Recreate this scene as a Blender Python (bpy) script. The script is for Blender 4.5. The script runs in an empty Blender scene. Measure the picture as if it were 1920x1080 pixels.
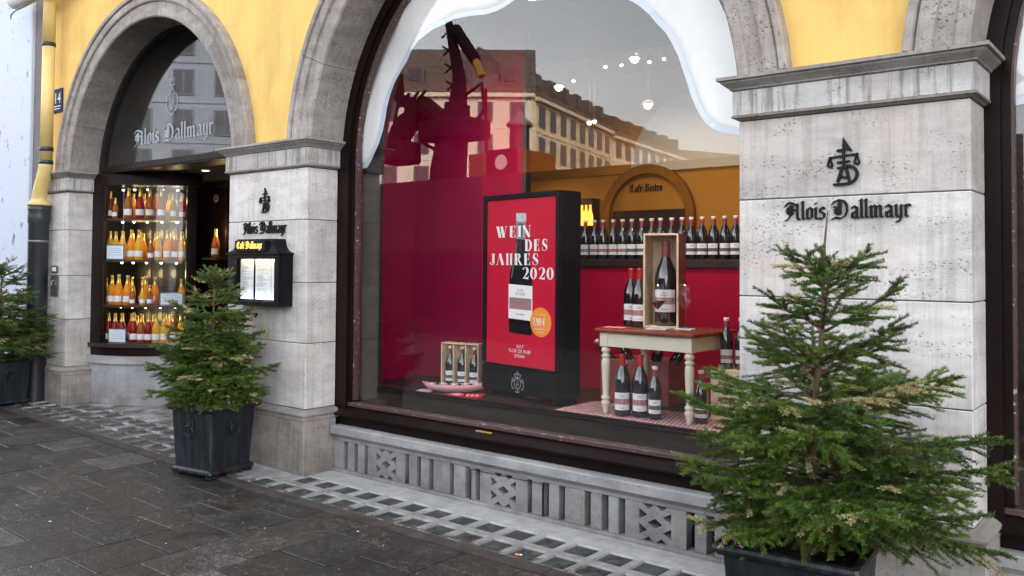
import bpy, bmesh, math, random
import numpy as np
from mathutils import Vector, Matrix

S = bpy.context.scene
COL = S.collection
R = math.radians
rnd = random.Random(7)

# ------------------------------------------------------------------ camera
cam_d = bpy.data.cameras.new('camera'); cam = bpy.data.objects.new('camera', cam_d); COL.objects.link(cam)
yaw, pit, rol = R(38.899), R(1.685), R(.399)
fw = Vector((-math.sin(yaw)*math.cos(pit), math.cos(yaw)*math.cos(pit), math.sin(pit)))
rt = Vector((math.cos(yaw), math.sin(yaw), 0)); up = rt.cross(fw)
r2 = rt*math.cos(rol)+up*math.sin(rol); u2 = up*math.cos(rol)-rt*math.sin(rol)
M = Matrix((r2, u2, -fw)).transposed().to_4x4(); M.translation = (6.3865, -4.1225, 1.6)
cam.matrix_world = M
cam_d.sensor_width = 36; cam_d.lens = 1610.35/1920*36; cam_d.shift_y = -91.3/1920
cam_d.clip_start = .05; cam_d.clip_end = 3000
S.camera = cam

# ------------------------------------------------------------------ sky, sun, exposure
W = bpy.data.worlds.new("World"); S.world = W; W.use_nodes = True
nt = W.node_tree; nt.nodes.clear()
sky = nt.nodes.new('ShaderNodeTexSky'); sky.sky_type = 'NISHITA'; sky.sun_disc = False
SUN_EL, SUN_AZ = R(34), R(52)      # azimuth measured clockwise from +y
sky.sun_elevation = SUN_EL; sky.sun_rotation = SUN_AZ
sky.air_density = 1.0; sky.dust_density = 1.5; sky.ozone_density = 1.0
hs = nt.nodes.new('ShaderNodeHueSaturation'); hs.inputs['Saturation'].default_value = .24
# broken cloud cover: greyish noise mixed with the sky colour
tc = nt.nodes.new('ShaderNodeTexCoord'); mp = nt.nodes.new('ShaderNodeMapping'); mp.inputs['Scale'].default_value = (1, 1, 2.6)
nz = nt.nodes.new('ShaderNodeTexNoise'); nz.inputs['Scale'].default_value = 2.2; nz.inputs['Detail'].default_value = 6
cr = nt.nodes.new('ShaderNodeValToRGB'); cr.color_ramp.elements[0].position = .35; cr.color_ramp.elements[1].position = .75
cr.color_ramp.elements[0].color = (.86, .87, .9, 1); cr.color_ramp.elements[1].color = (1.22, 1.17, 1.1, 1)
mx = nt.nodes.new('ShaderNodeMix'); mx.data_type = 'RGBA'; mx.blend_type = 'MULTIPLY'; mx.inputs['Factor'].default_value = 1
bg = nt.nodes.new('ShaderNodeBackground'); bg.inputs['Strength'].default_value = .15
out = nt.nodes.new('ShaderNodeOutputWorld')
L = nt.links.new
L(sky.outputs[0], hs.inputs['Color']); L(tc.outputs['Generated'], mp.inputs[0]); L(mp.outputs[0], nz.inputs['Vector'])
L(nz.outputs['Fac'], cr.inputs[0]); L(hs.outputs[0], mx.inputs['A']); L(cr.outputs[0], mx.inputs['B'])
L(mx.outputs['Result'], bg.inputs['Color']); L(bg.outputs[0], out.inputs[0])
sd = bpy.data.lights.new('sun', 'SUN'); sd.energy = 2.4; sd.angle = R(.6); sd.color = (1, .93, .82)
sun = bpy.data.objects.new('sun', sd); COL.objects.link(sun)
sv = Vector((math.sin(SUN_AZ)*math.cos(SUN_EL), math.cos(SUN_AZ)*math.cos(SUN_EL), math.sin(SUN_EL)))
sun.rotation_euler = sv.to_track_quat('Z', 'Y').to_euler(); sun.location = (10, 20, 30)
S.view_settings.view_transform = 'Standard'; S.view_settings.look = 'None'
S.view_settings.exposure = 2.68; S.view_settings.gamma = 1; S.view_settings.use_curve_mapping = False
S.render.engine = 'CYCLES'
S.cycles.max_bounces = 10; S.cycles.transparent_max_bounces = 16; S.cycles.glossy_bounces = 5
S.cycles.transmission_bounces = 6; S.cycles.diffuse_bounces = 4
S.cycles.sample_clamp_indirect = 6; S.cycles.caustics_reflective = False; S.cycles.caustics_refractive = False
S.cycles.use_denoising = True

# ------------------------------------------------------------------ materials
def nodes(name):
    m = bpy.data.materials.new(name); m.use_nodes = True; n = m.node_tree
    return m, n, n.nodes['Principled BSDF']
def ramp(n, src, stops):
    c = n.nodes.new('ShaderNodeValToRGB'); e = c.color_ramp.elements
    while len(e) < len(stops): e.new(.5)
    for i, (p, col) in enumerate(stops):
        e[i].position = p; e[i].color = (*col, 1) if len(col) == 3 else col
    n.links.new(src, c.inputs[0]); return c.outputs[0]
def g(v): return (v, v, v)
def noise(n, vec, scale, det=4, rough=.55, sc=None):
    if sc:
        mpn = n.nodes.new('ShaderNodeMapping'); mpn.inputs['Scale'].default_value = sc
        n.links.new(vec, mpn.inputs[0]); vec = mpn.outputs[0]
    t = n.nodes.new('ShaderNodeTexNoise'); t.inputs['Scale'].default_value = scale
    t.inputs['Detail'].default_value = det; t.inputs['Roughness'].default_value = rough
    n.links.new(vec, t.inputs['Vector']); return t.outputs['Fac']
def voro(n, vec, scale, sc=None, feat='F1', out='Distance', rand=1):
    if sc:
        mpn = n.nodes.new('ShaderNodeMapping'); mpn.inputs['Scale'].default_value = sc
        n.links.new(vec, mpn.inputs[0]); vec = mpn.outputs[0]
    t = n.nodes.new('ShaderNodeTexVoronoi'); t.inputs['Scale'].default_value = scale; t.feature = feat
    t.inputs['Randomness'].default_value = rand
    n.links.new(vec, t.inputs['Vector']); return t.outputs[out]
def mix(n, f, a, b, mode='MIX'):
    t = n.nodes.new('ShaderNodeMix'); t.data_type = 'RGBA'; t.blend_type = mode
    for k, v in (('Factor', f), ('A', a), ('B', b)):
        if isinstance(v, (int, float)): t.inputs[k].default_value = v if k == 'Factor' else (v, v, v, 1)
        elif isinstance(v, tuple): t.inputs[k].default_value = (*v, 1)[:4]
        else: n.links.new(v, t.inputs[k])
    return t.outputs['Result']
def mth(n, op, a, b=None, clamp=False):
    t = n.nodes.new('ShaderNodeMath'); t.operation = op; t.use_clamp = clamp
    for i, v in enumerate((a, b)):
        if v is None: continue
        if isinstance(v, (int, float)): t.inputs[i].default_value = v
        else: n.links.new(v, t.inputs[i])
    return t.outputs[0]
def bump(n, p, h, st=.4, dist=.01):
    b = n.nodes.new('ShaderNodeBump'); b.inputs['Strength'].default_value = st; b.inputs['Distance'].default_value = dist
    n.links.new(h, b.inputs['Height']); n.links.new(b.outputs[0], p.inputs['Normal']); return b
def wpos(n, island=0.0):
    ge = n.nodes.new('ShaderNodeNewGeometry')
    if island:
        oi = n.nodes.new('ShaderNodeObjectInfo')
        v = n.nodes.new('ShaderNodeVectorMath'); v.operation = 'ADD'
        cmb = n.nodes.new('ShaderNodeCombineXYZ')
        for i in range(3): n.links.new(mth(n, 'MULTIPLY', oi.outputs['Random'], island*(i+1)), cmb.inputs[i])
        n.links.new(ge.outputs['Position'], v.inputs[0]); n.links.new(cmb.outputs[0], v.inputs[1]); return v.outputs[0]
    return ge.outputs['Position']
def sepz(n, vec):
    s = n.nodes.new('ShaderNodeSeparateXYZ'); n.links.new(vec, s.inputs[0]); return s.outputs
def mat(name, col, rough=.6, metal=0, spec=.5, var=.12, vs=8, bs=0, bscale=60, coat=0):
    """plain material with gentle tone variation, roughness variation and fine relief"""
    m, n, p = nodes(name); v = wpos(n)
    f = noise(n, v, vs, 5)
    a = tuple(max(0, c*(1-var)) for c in col); b = tuple(min(1, c*(1+var)) for c in col)
    n.links.new(ramp(n, f, [(.3, a), (.7, b)]), p.inputs['Base Color'])
    p.inputs['Metallic'].default_value = metal; p.inputs['Specular IOR Level'].default_value = spec
    rr = ramp(n, noise(n, v, vs*2.3, 3), [(.3, g(max(.02, rough-.07))), (.7, g(min(1, rough+.07)))])
    n.links.new(rr, p.inputs['Roughness'])
    if bs: bump(n, p, noise(n, v, bscale, 4), bs, .004)
    if coat: p.inputs['Coat Weight'].default_value = coat
    return m
def stone_mat(name, lo, hi, streak=.5, pits=.6, warm=0):
    m, n, p = nodes(name); v = wpos(n, 3.7)
    band = noise(n, v, 3.2, 7, .7, (1, 1, 3.2))
    base = ramp(n, band, [(.25, lo), (.75, hi)])
    blotch = ramp(n, noise(n, v, 3.2, 5, .6), [(.3, g(.72)), (.62, g(1.08))])
    base = mix(n, .8, base, blotch, 'MULTIPLY')
    rust = ramp(n, noise(n, v, 2.1, 4), [(.52, g(0)), (.72, g(1))])
    base = mix(n, mth(n, 'MULTIPLY', rust, .35+warm), base, tuple(c*k for c, k in zip(hi, (.86, .7, .6))))
    st = ramp(n, noise(n, v, 15, 4, .6, (2.2, 2.2, .10)), [(.36, g(.45)), (.50, g(1.03))])
    base = mix(n, streak, base, st, 'MULTIPLY')
    # pores: strung out along the bedding, clustered
    clus = ramp(n, noise(n, v, 4.2, 4, .6, (1, 1, 2.6)), [(.48, g(0)), (.62, g(1))])
    wn = n.nodes.new('ShaderNodeTexNoise'); wn.inputs['Scale'].default_value = 26; wn.inputs['Detail'].default_value = 3; n.links.new(v, wn.inputs['Vector'])
    wv_ = n.nodes.new('ShaderNodeVectorMath'); wv_.operation = 'MULTIPLY_ADD'; wv_.inputs[1].default_value = (.035, .035, .035); n.links.new(wn.outputs['Color'], wv_.inputs[0]); n.links.new(v, wv_.inputs[2]); v0 = v; v = wv_.outputs[0]
    pv = voro(n, v, 46, (1, 1, 1.7))
    pit = ramp(n, pv, [(.16, g(1)), (.34, g(0))])
    pit2 = ramp(n, voro(n, v, 150, (.6, .6, 1.8)), [(.12, g(1)), (.26, g(0))])
    v = v0
    ph = mth(n, 'MULTIPLY', pit, clus, True); ph2 = mth(n, 'MULTIPLY', pit2, mth(n, 'ADD', clus, .5), True)
    pa = mth(n, 'MAXIMUM', ph, mth(n, 'MULTIPLY', ph2, .6))
    base = mix(n, mth(n, 'MULTIPLY', pa, pits), base, (.055, .045, .04))
    fine = ramp(n, noise(n, v, 240, 2), [(.3, g(.86)), (.7, g(1.1))])
    base = mix(n, .7, base, fine, 'MULTIPLY')
    oi = n.nodes.new('ShaderNodeObjectInfo'); base = mix(n, 1.0, base, ramp(n, oi.outputs['Random'], [(0, (.86, .84, .82)), (.5, (1.0, .99, .98)), (1, (1.1, 1.1, 1.11))]), 'MULTIPLY')
    low = mth(n, 'SUBTRACT', mth(n, 'MULTIPLY', noise(n, wpos(n), 6, 5, .7), .9), mth(n, 'MULTIPLY', sepz(n, wpos(n))[2], 1.4), True)
    base = mix(n, mth(n, 'MULTIPLY', low, 1.2, True), base, (.09, .078, .068))
    n.links.new(base, p.inputs['Base Color']); p.inputs['Roughness'].default_value = .78
    p.inputs['Specular IOR Level'].default_value = .3
    h = mth(n, 'SUBTRACT', mth(n, 'ADD', mth(n, 'MULTIPLY', band, .5), mth(n, 'MULTIPLY', noise(n, v, 90, 4), .35)), mth(n, 'MULTIPLY', pa, 1.3))
    bump(n, p, h, .55, .004)
    return m
def emis(name, col, st):
    m = bpy.data.materials.new(name); m.use_nodes = True; n = m.node_tree; n.nodes.remove(n.nodes['Principled BSDF'])
    e = n.nodes.new('ShaderNodeEmission'); e.inputs[0].default_value = (*col, 1); e.inputs[1].default_value = st
    n.links.new(e.outputs[0], n.nodes['Material Output'].inputs[0]); return m
def glass_mat(name, ior=1.5, tint=(1, 1, 1), rough=0.0, wav=0):
    """thin sheet glass: transparent plus Fresnel reflection, right on both faces"""
    m = bpy.data.materials.new(name); m.use_nodes = True; n = m.node_tree; n.nodes.remove(n.nodes['Principled BSDF'])
    ge = n.nodes.new('ShaderNodeNewGeometry'); fr = n.nodes.new('ShaderNodeFresnel')
    i = mth(n, 'ADD', mth(n, 'MULTIPLY', ge.outputs['Backfacing'], 1/ior-ior), ior); n.links.new(i, fr.inputs['IOR'])
    tr = n.nodes.new('ShaderNodeBsdfTransparent'); tr.inputs[0].default_value = (*tint, 1)
    gl = n.nodes.new('ShaderNodeBsdfGlossy'); gl.inputs['Roughness'].default_value = rough
    if wav:
        b = n.nodes.new('ShaderNodeBump'); b.inputs['Strength'].default_value = wav; b.inputs['Distance'].default_value = .004
        n.links.new(noise(n, wpos(n), 1.7, 2), b.inputs['Height']); n.links.new(b.outputs[0], gl.inputs['Normal'])
    ms = n.nodes.new('ShaderNodeMixShader'); n.links.new(fr.outputs[0], ms.inputs[0])
    n.links.new(tr.outputs[0], ms.inputs[1]); n.links.new(gl.outputs[0], ms.inputs[2])
    n.links.new(ms.outputs[0], n.nodes['Material Output'].inputs[0]); return m

MT = {}
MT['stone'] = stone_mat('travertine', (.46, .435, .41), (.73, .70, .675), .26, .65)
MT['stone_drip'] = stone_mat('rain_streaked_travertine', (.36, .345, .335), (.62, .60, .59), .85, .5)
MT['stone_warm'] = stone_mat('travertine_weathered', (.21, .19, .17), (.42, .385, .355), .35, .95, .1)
MT['stone_grille'] = stone_mat('grey_travertine', (.26, .262, .27), (.44, .442, .45), .12, .45)
def stucco(name, col, bs=.25):
    m, n, p = nodes(name); v = wpos(n)
    a = ramp(n, noise(n, v, 1.3, 5), [(.3, tuple(c*.88 for c in col)), (.7, tuple(min(1, c*1.06) for c in col))])
    s = ramp(n, noise(n, v, 5, 5, .6, (3, 3, .3)), [(.35, g(.88)), (.6, g(1.02))])
    gr_ = ramp(n, noise(n, v, 2.3, 6, .7, (1, 1, .5)), [(.46, g(1)), (.72, (.62, .52, .42))])
    n.links.new(mix(n, .55, mix(n, .5, a, s, 'MULTIPLY'), gr_, 'MULTIPLY'), p.inputs['Base Color']); p.inputs['Roughness'].default_value = .85
    bump(n, p, noise(n, v, 190, 4), bs, .003); return m
MT['yellow'] = stucco('yellow_stucco', (.80, .53, .16))
def neigh():
    m, n, p = nodes('white_rough_render'); v = wpos(n)
    d = ramp(n, noise(n, v, 4.2, 4, .6, (1.5, 1.5, 1)), [(.60, g(0)), (.70, g(1))])
    c = mix(n, d, (.56, .61, .70), (.22, .25, .32)); n.links.new(c, p.inputs['Base Color']); p.inputs['Roughness'].default_value = .9
    bump(n, p, mth(n, 'SUBTRACT', mth(n, 'MULTIPLY', noise(n, v, 30, 5), .3), mth(n, 'MULTIPLY', d, .7)), .8, .02); return m
MT['white_render'] = neigh()
MT['grey_strip'] = mat('grey_render', (.16, .15, .15), .8)
MT['frame'] = mat('dark_brown_gloss_paint', (.011, .005, .0045), .38, spec=.14, var=.3, vs=5, bs=.03, bscale=25)
def worn():
    m, n, p = nodes('worn_brown_paint'); v = wpos(n)
    w = ramp(n, noise(n, v, 38, 5, .7, (.35, 1, 1)), [(.60, g(0)), (.66, g(1))])
    c = mix(n, w, (.085, .045, .042), (.62, .56, .5)); n.links.new(c, p.inputs['Base Color']); p.inputs['Roughness'].default_value = .45
    bump(n, p, w, .3, .003); return m
MT['worn'] = worn()
def board():
    m, n, p = nodes('brown_varnished_board'); v = wpos(n)
    c = ramp(n, noise(n, v, 3, 5, .6, (1, 1, 9)), [(.3, (.016, .010, .007)), (.7, (.040, .027, .020))])
    n.links.new(c, p.inputs['Base Color']); p.inputs['Roughness'].default_value = .55; p.inputs['Specular IOR Level'].default_value = .2; return m
MT['board'] = board()
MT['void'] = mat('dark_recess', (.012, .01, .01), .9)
MT['glass'] = glass_mat('shop_glass', 1.52, wav=.012)
MT['glass_thin'] = glass_mat('thin_glass', 1.45)
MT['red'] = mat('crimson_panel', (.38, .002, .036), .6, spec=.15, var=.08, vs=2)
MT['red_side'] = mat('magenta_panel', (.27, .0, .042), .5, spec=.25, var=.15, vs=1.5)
MT['black_metal'] = mat('black_painted_metal', (.007, .007, .009), .5, spec=.10, var=.3)
MT['black_letter'] = mat('black_cast_metal', (.006, .006, .007), .5, spec=.2, var=.3)
def planter_m():
    m, n, p = nodes('dark_lead_planter'); v = wpos(n)
    st = noise(n, v, 8, 5, .65, (2.4, 2.4, .3)); c = ramp(n, st, [(.36, (.007, .008, .010)), (.52, (.014, .018, .023)), (.75, (.040, .050, .064))])
    n.links.new(c, p.inputs['Base Color']); p.inputs['Metallic'].default_value = .25
    n.links.new(ramp(n, noise(n, v, 14, 4), [(.3, g(.28)), (.7, g(.5))]), p.inputs['Roughness'])
    bump(n, p, noise(n, v, 45, 5), .35, .004); return m
MT['planter'] = planter_m()
MT['soil'] = mat('brown_soil', (.03, .014, .008), .95, var=.6, vs=60, bs=1, bscale=70)
def paver_m():
    m, n, p = nodes('wet_granite_paver'); v = wpos(n, 2.3)
    oi = n.nodes.new('ShaderNodeObjectInfo')
    base = ramp(n, oi.outputs['Random'], [(0, (.018, .018, .019)), (.3, (.032, .028, .026)), (.55, (.048, .039, .032)), (.75, (.027, .026, .028)), (.86, (.075, .071, .066)), (1, (.09, .084, .076))])
    grain = ramp(n, noise(n, v, 75, 4, .8), [(.38, g(.18)), (.5, g(.8)), (.62, g(2.6))])
    blot = ramp(n, noise(n, v, 22, 5, .75), [(.36, g(.5)), (.5, g(1)), (.66, g(1.7))]); big = ramp(n, noise(n, wpos(n), 1.1, 5, .65), [(.35, g(.50)), (.65, g(1.2))])
    c = mix(n, .9, base, grain, 'MULTIPLY'); c = mix(n, .85, c, blot, 'MULTIPLY'); c = mix(n, .9, c, big, 'MULTIPLY')
    sp = ramp(n, voro(n, v, 62), [(.16, g(1)), (.24, g(0))]); spm = ramp(n, noise(n, v, 22, 2), [(.50, g(0)), (.58, g(1))])
    c = mix(n, mth(n, 'MULTIPLY', sp, spm), c, (.34, .31, .27))
    wet = ramp(n, noise(n, wpos(n), 2.0, 4, .6), [(.38, g(0)), (.6, g(1))])
    c = mix(n, mth(n, 'MULTIPLY', wet, .45), c, (.012, .010, .009))
    n.links.new(c, p.inputs['Base Color'])
    n.links.new(ramp(n, wet, [(0, g(.68)), (1, g(.40))]), p.inputs['Roughness'])
    bump(n, p, noise(n, v, 85, 3), .7, .004); return m
MT['paver'] = paver_m()
MT['joint'] = mat('dark_joint_sand', (.022, .018, .016), .8, var=.5, vs=30)
MT['joint_light'] = mat('pale_joint_mortar', (.10, .075, .065), .8, var=.4, vs=30)
def concrete():
    m, n, p = nodes('pale_concrete'); v = wpos(n); s = sepz(n, v)
    c = ramp(n, noise(n, v, 9, 6, .65), [(.3, (.27, .27, .27)), (.7, (.46, .46, .46))])
    # rusty brown dirt creeping in from the street edge and toward the left
    e = mth(n, 'ADD', mth(n, 'MULTIPLY', mth(n, 'ADD', s[1], .33), -6.5), mth(n, 'MULTIPLY', mth(n, 'SUBTRACT', noise(n, v, 13, 5, .7), .5), 4.5))
    l = mth(n, 'MULTIPLY', mth(n, 'ADD', s[0], .3), -1.6)
    l = mth(n, 'MINIMUM', mth(n, 'MAXIMUM', l, -2.0), .35)
    l = mth(n, 'ADD', l, mth(n, 'MULTIPLY', mth(n, 'SUBTRACT', noise(n, v, 5, 5, .7), .5), 2.5))
    d = mth(n, 'MAXIMUM', e, l, True)
    d = ramp(n, d, [(.1, g(0)), (.5, g(1))])
    c = mix(n, mth(n, 'MULTIPLY', d, .85), c, (.085, .06, .047))
    dk = mth(n, 'MULTIPLY', mth(n, 'SUBTRACT', .04, s[1]), 5.0, True); gn = ramp(n, noise(n, v, 6, 5, .7), [(.3, g(.42)), (.7, g(.95))]); c = mix(n, dk, c, mix(n, 1.0, c, gn, 'MULTIPLY'))
    n.links.new(c, p.inputs['Base Color']); p.inputs['Roughness'].default_value = .6
    bump(n, p, noise(n, v, 120, 4), .3, .003); return m
MT['concrete'] = concrete()
MT['kerb'] = mat('brown_stained_kerb', (.050, .040, .035), .6, var=.5, vs=7, bs=.4, bscale=90)
def gblock():
    m, n, p = nodes('dull_glass_block'); v = wpos(n, 2)
    n.links.new(ramp(n, noise(n, v, 16, 4), [(.35, (.012, .016, .015)), (.7, (.075, .09, .085))]), p.inputs['Base Color'])
    n.links.new(ramp(n, noise(n, v, 40, 4), [(.3, g(.22)), (.7, g(.5))]), p.inputs['Roughness']); bump(n, p, noise(n, v, 60, 3), .25, .003); return m
MT['gblock'] = gblock()
MT['fabric'] = mat('white_blind_fabric', (.76, .755, .745), .9, var=.08, vs=3)
MT['hem'] = mat('pale_blue_hem', (.50, .58, .68), .8, var=.05)
# wine
MT['winebody'] = mat('dark_bottle_glass', (.006, .006, .010), .10, spec=.9, var=.1, coat=1)
MT['capsule'] = mat('maroon_capsule', (.26, .05, .06), .4, var=.35, vs=90)
MT['capred'] = mat('red_wax_capsule', (.42, .018, .012), .35)
MT['silver_dark'] = mat('grey_bottle_print', (.30, .30, .29), .6, var=.3, vs=60)
MT['captop'] = mat('pale_pink_cap_top', (.78, .63, .58), .5)
MT['label'] = mat('white_paper_label', (.74, .74, .74), .7, var=.04)
def bandm(name, a, b, sc=120):
    m, n, p = nodes(name)
    t = n.nodes.new('ShaderNodeTexCoord'); c = n.nodes.new('ShaderNodeTexVoronoi'); c.inputs['Scale'].default_value = sc; c.inputs['Randomness'].default_value = .15
    n.links.new(t.outputs['Object'], c.inputs['Vector'])
    n.links.new(ramp(n, c.outputs['Distance'], [(.3, a), (.5, b)]), p.inputs['Base Color']); p.inputs['Roughness'].default_value = .7; return m
MT['band_dark'] = bandm('grey_patterned_band', (.06, .06, .07), (.13, .11, .12))
MT['band_red'] = bandm('red_patterned_band', (.16, .03, .035), (.42, .25, .24))
MT['frost'] = mat('frosted_film', (.34, .37, .42), .9, spec=.1)
MT['print'] = mat('grey_print', (.10, .09, .09), .7)
MT['print_light'] = mat('faint_grey_print', (.34, .34, .36), .7)
MT['white_ink'] = mat('white_ink', (.88, .85, .83), .6, var=.02)
MT['pine'] = mat('pale_pine_wood', (.70, .54, .36), .6, var=.2, vs=12)
MT['pine_red'] = mat('red_stained_box', (.30, .07, .06), .55, var=.2)
MT['cream'] = mat('cream_paint', (.70, .63, .50), .4, var=.05)
MT['mahog'] = mat('reddish_table_top', (.17, .042, .02), .3, var=.25, vs=10)
MT['foil'] = mat('gold_foil', (.65, .44, .12), .3, metal=.7, var=.2, vs=60)
def liquid(name, col, tr=.65):
    m = bpy.data.materials.new(name); m.use_nodes = True; n = m.node_tree; p = n.nodes['Principled BSDF']
    p.inputs['Base Color'].default_value = (*col, 1); p.inputs['Roughness'].default_value = .12
    t = n.nodes.new('ShaderNodeBsdfTranslucent'); t.inputs[0].default_value = (*[min(1, c*1.3) for c in col], 1)
    ms = n.nodes.new('ShaderNodeMixShader'); ms.inputs[0].default_value = tr
    n.links.new(p.outputs[0], ms.inputs[1]); n.links.new(t.outputs[0], ms.inputs[2]); n.links.new(ms.outputs[0], n.nodes['Material Output'].inputs[0])
    return m
MT['l_yellow'] = liquid('golden_sparkling_wine', (.88, .58, .05)); MT['l_orange'] = liquid('orange_sparkling_wine', (.9, .44, .035))
MT['l_red'] = liquid('red_sparkling_wine', (.42, .02, .015)); MT['l_amber'] = liquid('amber_sparkling_wine', (.5, .2, .05)); MT['l_green'] = liquid('greenish_sparkling_wine', (.4, .36, .08))
MT['rose'] = mat('red_wine', (.06, .003, .006), .1)
def clothm():
    m, n, p = nodes('red_white_woven_cloth'); v = wpos(n)
    mpn = n.nodes.new('ShaderNodeMapping'); mpn.inputs['Rotation'].default_value = (0, 0, .3); n.links.new(v, mpn.inputs[0])
    c = n.nodes.new('ShaderNodeTexBrick'); c.inputs['Scale'].default_value = 10; c.inputs['Color1'].default_value = (.72, .66, .62, 1); c.inputs['Color2'].default_value = (.62, .42, .40, 1)
    c.inputs['Mortar'].default_value = (.22, .03, .05, 1); c.inputs['Mortar Size'].default_value = .055; c.inputs['Brick Width'].default_value = .34; c.inputs['Row Height'].default_value = .26
    n.links.new(mpn.outputs[0], c.inputs['Vector']); n.links.new(c.outputs['Color'], p.inputs['Base Color']); p.inputs['Roughness'].default_value = .9; return m
MT['cloth'] = clothm()
MT['ochre'] = mat('ochre_cafe_wall', (.40, .18, .015), .8, var=.12, vs=1.2)
MT['ceil'] = mat('pale_cafe_ceiling', (.26, .22, .235), .9, var=.04)
MT['darkceil'] = mat('dark_soffit', (.03, .035, .045), .9)
MT['darkwood'] = mat('dark_brown_wood', (.030, .014, .010), .45, var=.4, vs=6)
MT['bulb'] = emis('lamp_glow', (1, .78, .42), 4)
MT['bulb_s'] = emis('spot_glow', (1, .85, .6), 1.6)
MT['chrome'] = mat('satin_chrome', (.5, .5, .5), .25, metal=1)
MT['poster'] = mat('crimson_poster', (.55, .006, .035), .6, spec=.2, var=.1, vs=1.2)
MT['orange'] = mat('orange_badge', (.90, .30, .03), .5)
MT['silver'] = mat('silver_print', (.55, .56, .52), .5, var=.3, vs=40)
MT['glow_text'] = emis('lit_gold_lettering', (1, .55, .12), .42)
MT['menu_paper'] = mat('menu_paper', (.80, .84, .88), .7, var=.03)
MT['pipe_y'] = mat('yellow_painted_pipe', (.62, .46, .18), .45, var=.12, vs=4, bs=.1)
MT['pipe_d'] = mat('dark_cast_iron', (.018, .02, .026), .4, var=.3)
MT['steel'] = mat('brushed_grey_steel', (.16, .16, .175), .4, metal=.6)
MT['dim_mirror'] = mat('dim_grey_mirror', (.03, .03, .035), .25, spec=.5)
MT['blue'] = mat('blue_enamel', (.010, .028, .11), .6, spec=.1)
MT['bark'] = mat('brown_bark', (.13, .075, .04), .9, var=.35, vs=40, bs=.6, bscale=80)
def needle():
    m, n, p = nodes('spruce_needles'); a = n.nodes.new('ShaderNodeAttribute'); a.attribute_name = 'tint'
    c = ramp(n, a.outputs['Fac'], [(0, (.010, .032, .009)), (.3, (.028, .072, .010)), (.6, (.075, .145, .014)), (.80, (.11, .20, .022)), (.88, (.17, .23, .04)), (.93, (.38, .34, .13)), (1, (.55, .44, .26))])
    n.links.new(c, p.inputs['Base Color']); p.inputs['Roughness'].default_value = .42; p.inputs['Specular IOR Level'].default_value = .45; return m
MT['needle'] = needle()
# far side of the square
MT['f_grey'] = mat('grey_facade_render', (.20, .22, .27), .8, var=.06, vs=.4)
MT['f_cream'] = mat('cream_facade_render', (.84, .64, .42), .8, var=.06, vs=.3)
MT['f_white'] = mat('white_facade_render', (.84, .70, .54), .8, var=.05, vs=.3)
MT['f_roof'] = mat('brown_tile_roof', (.12, .085, .07), .8, var=.3, vs=1.2)
MT['f_pane'] = mat('dark_far_window', (.03, .035, .045), .1, var=.3, vs=.5)
MT['f_frame'] = mat('grey_far_window_frame', (.11, .11, .12), .6)
MT['hoard'] = mat('dark_hoarding', (.014, .008, .008), .8)
MT['rig'] = mat('dark_machine_paint', (.006, .005, .006), .8, spec=.1, var=.4)
MT['rig_y'] = mat('yellow_machine_paint', (.34, .18, .02), .5)
MT['kiosk'] = mat('orange_kiosk_paint', (.30, .08, .02), .7, spec=.1)

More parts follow.
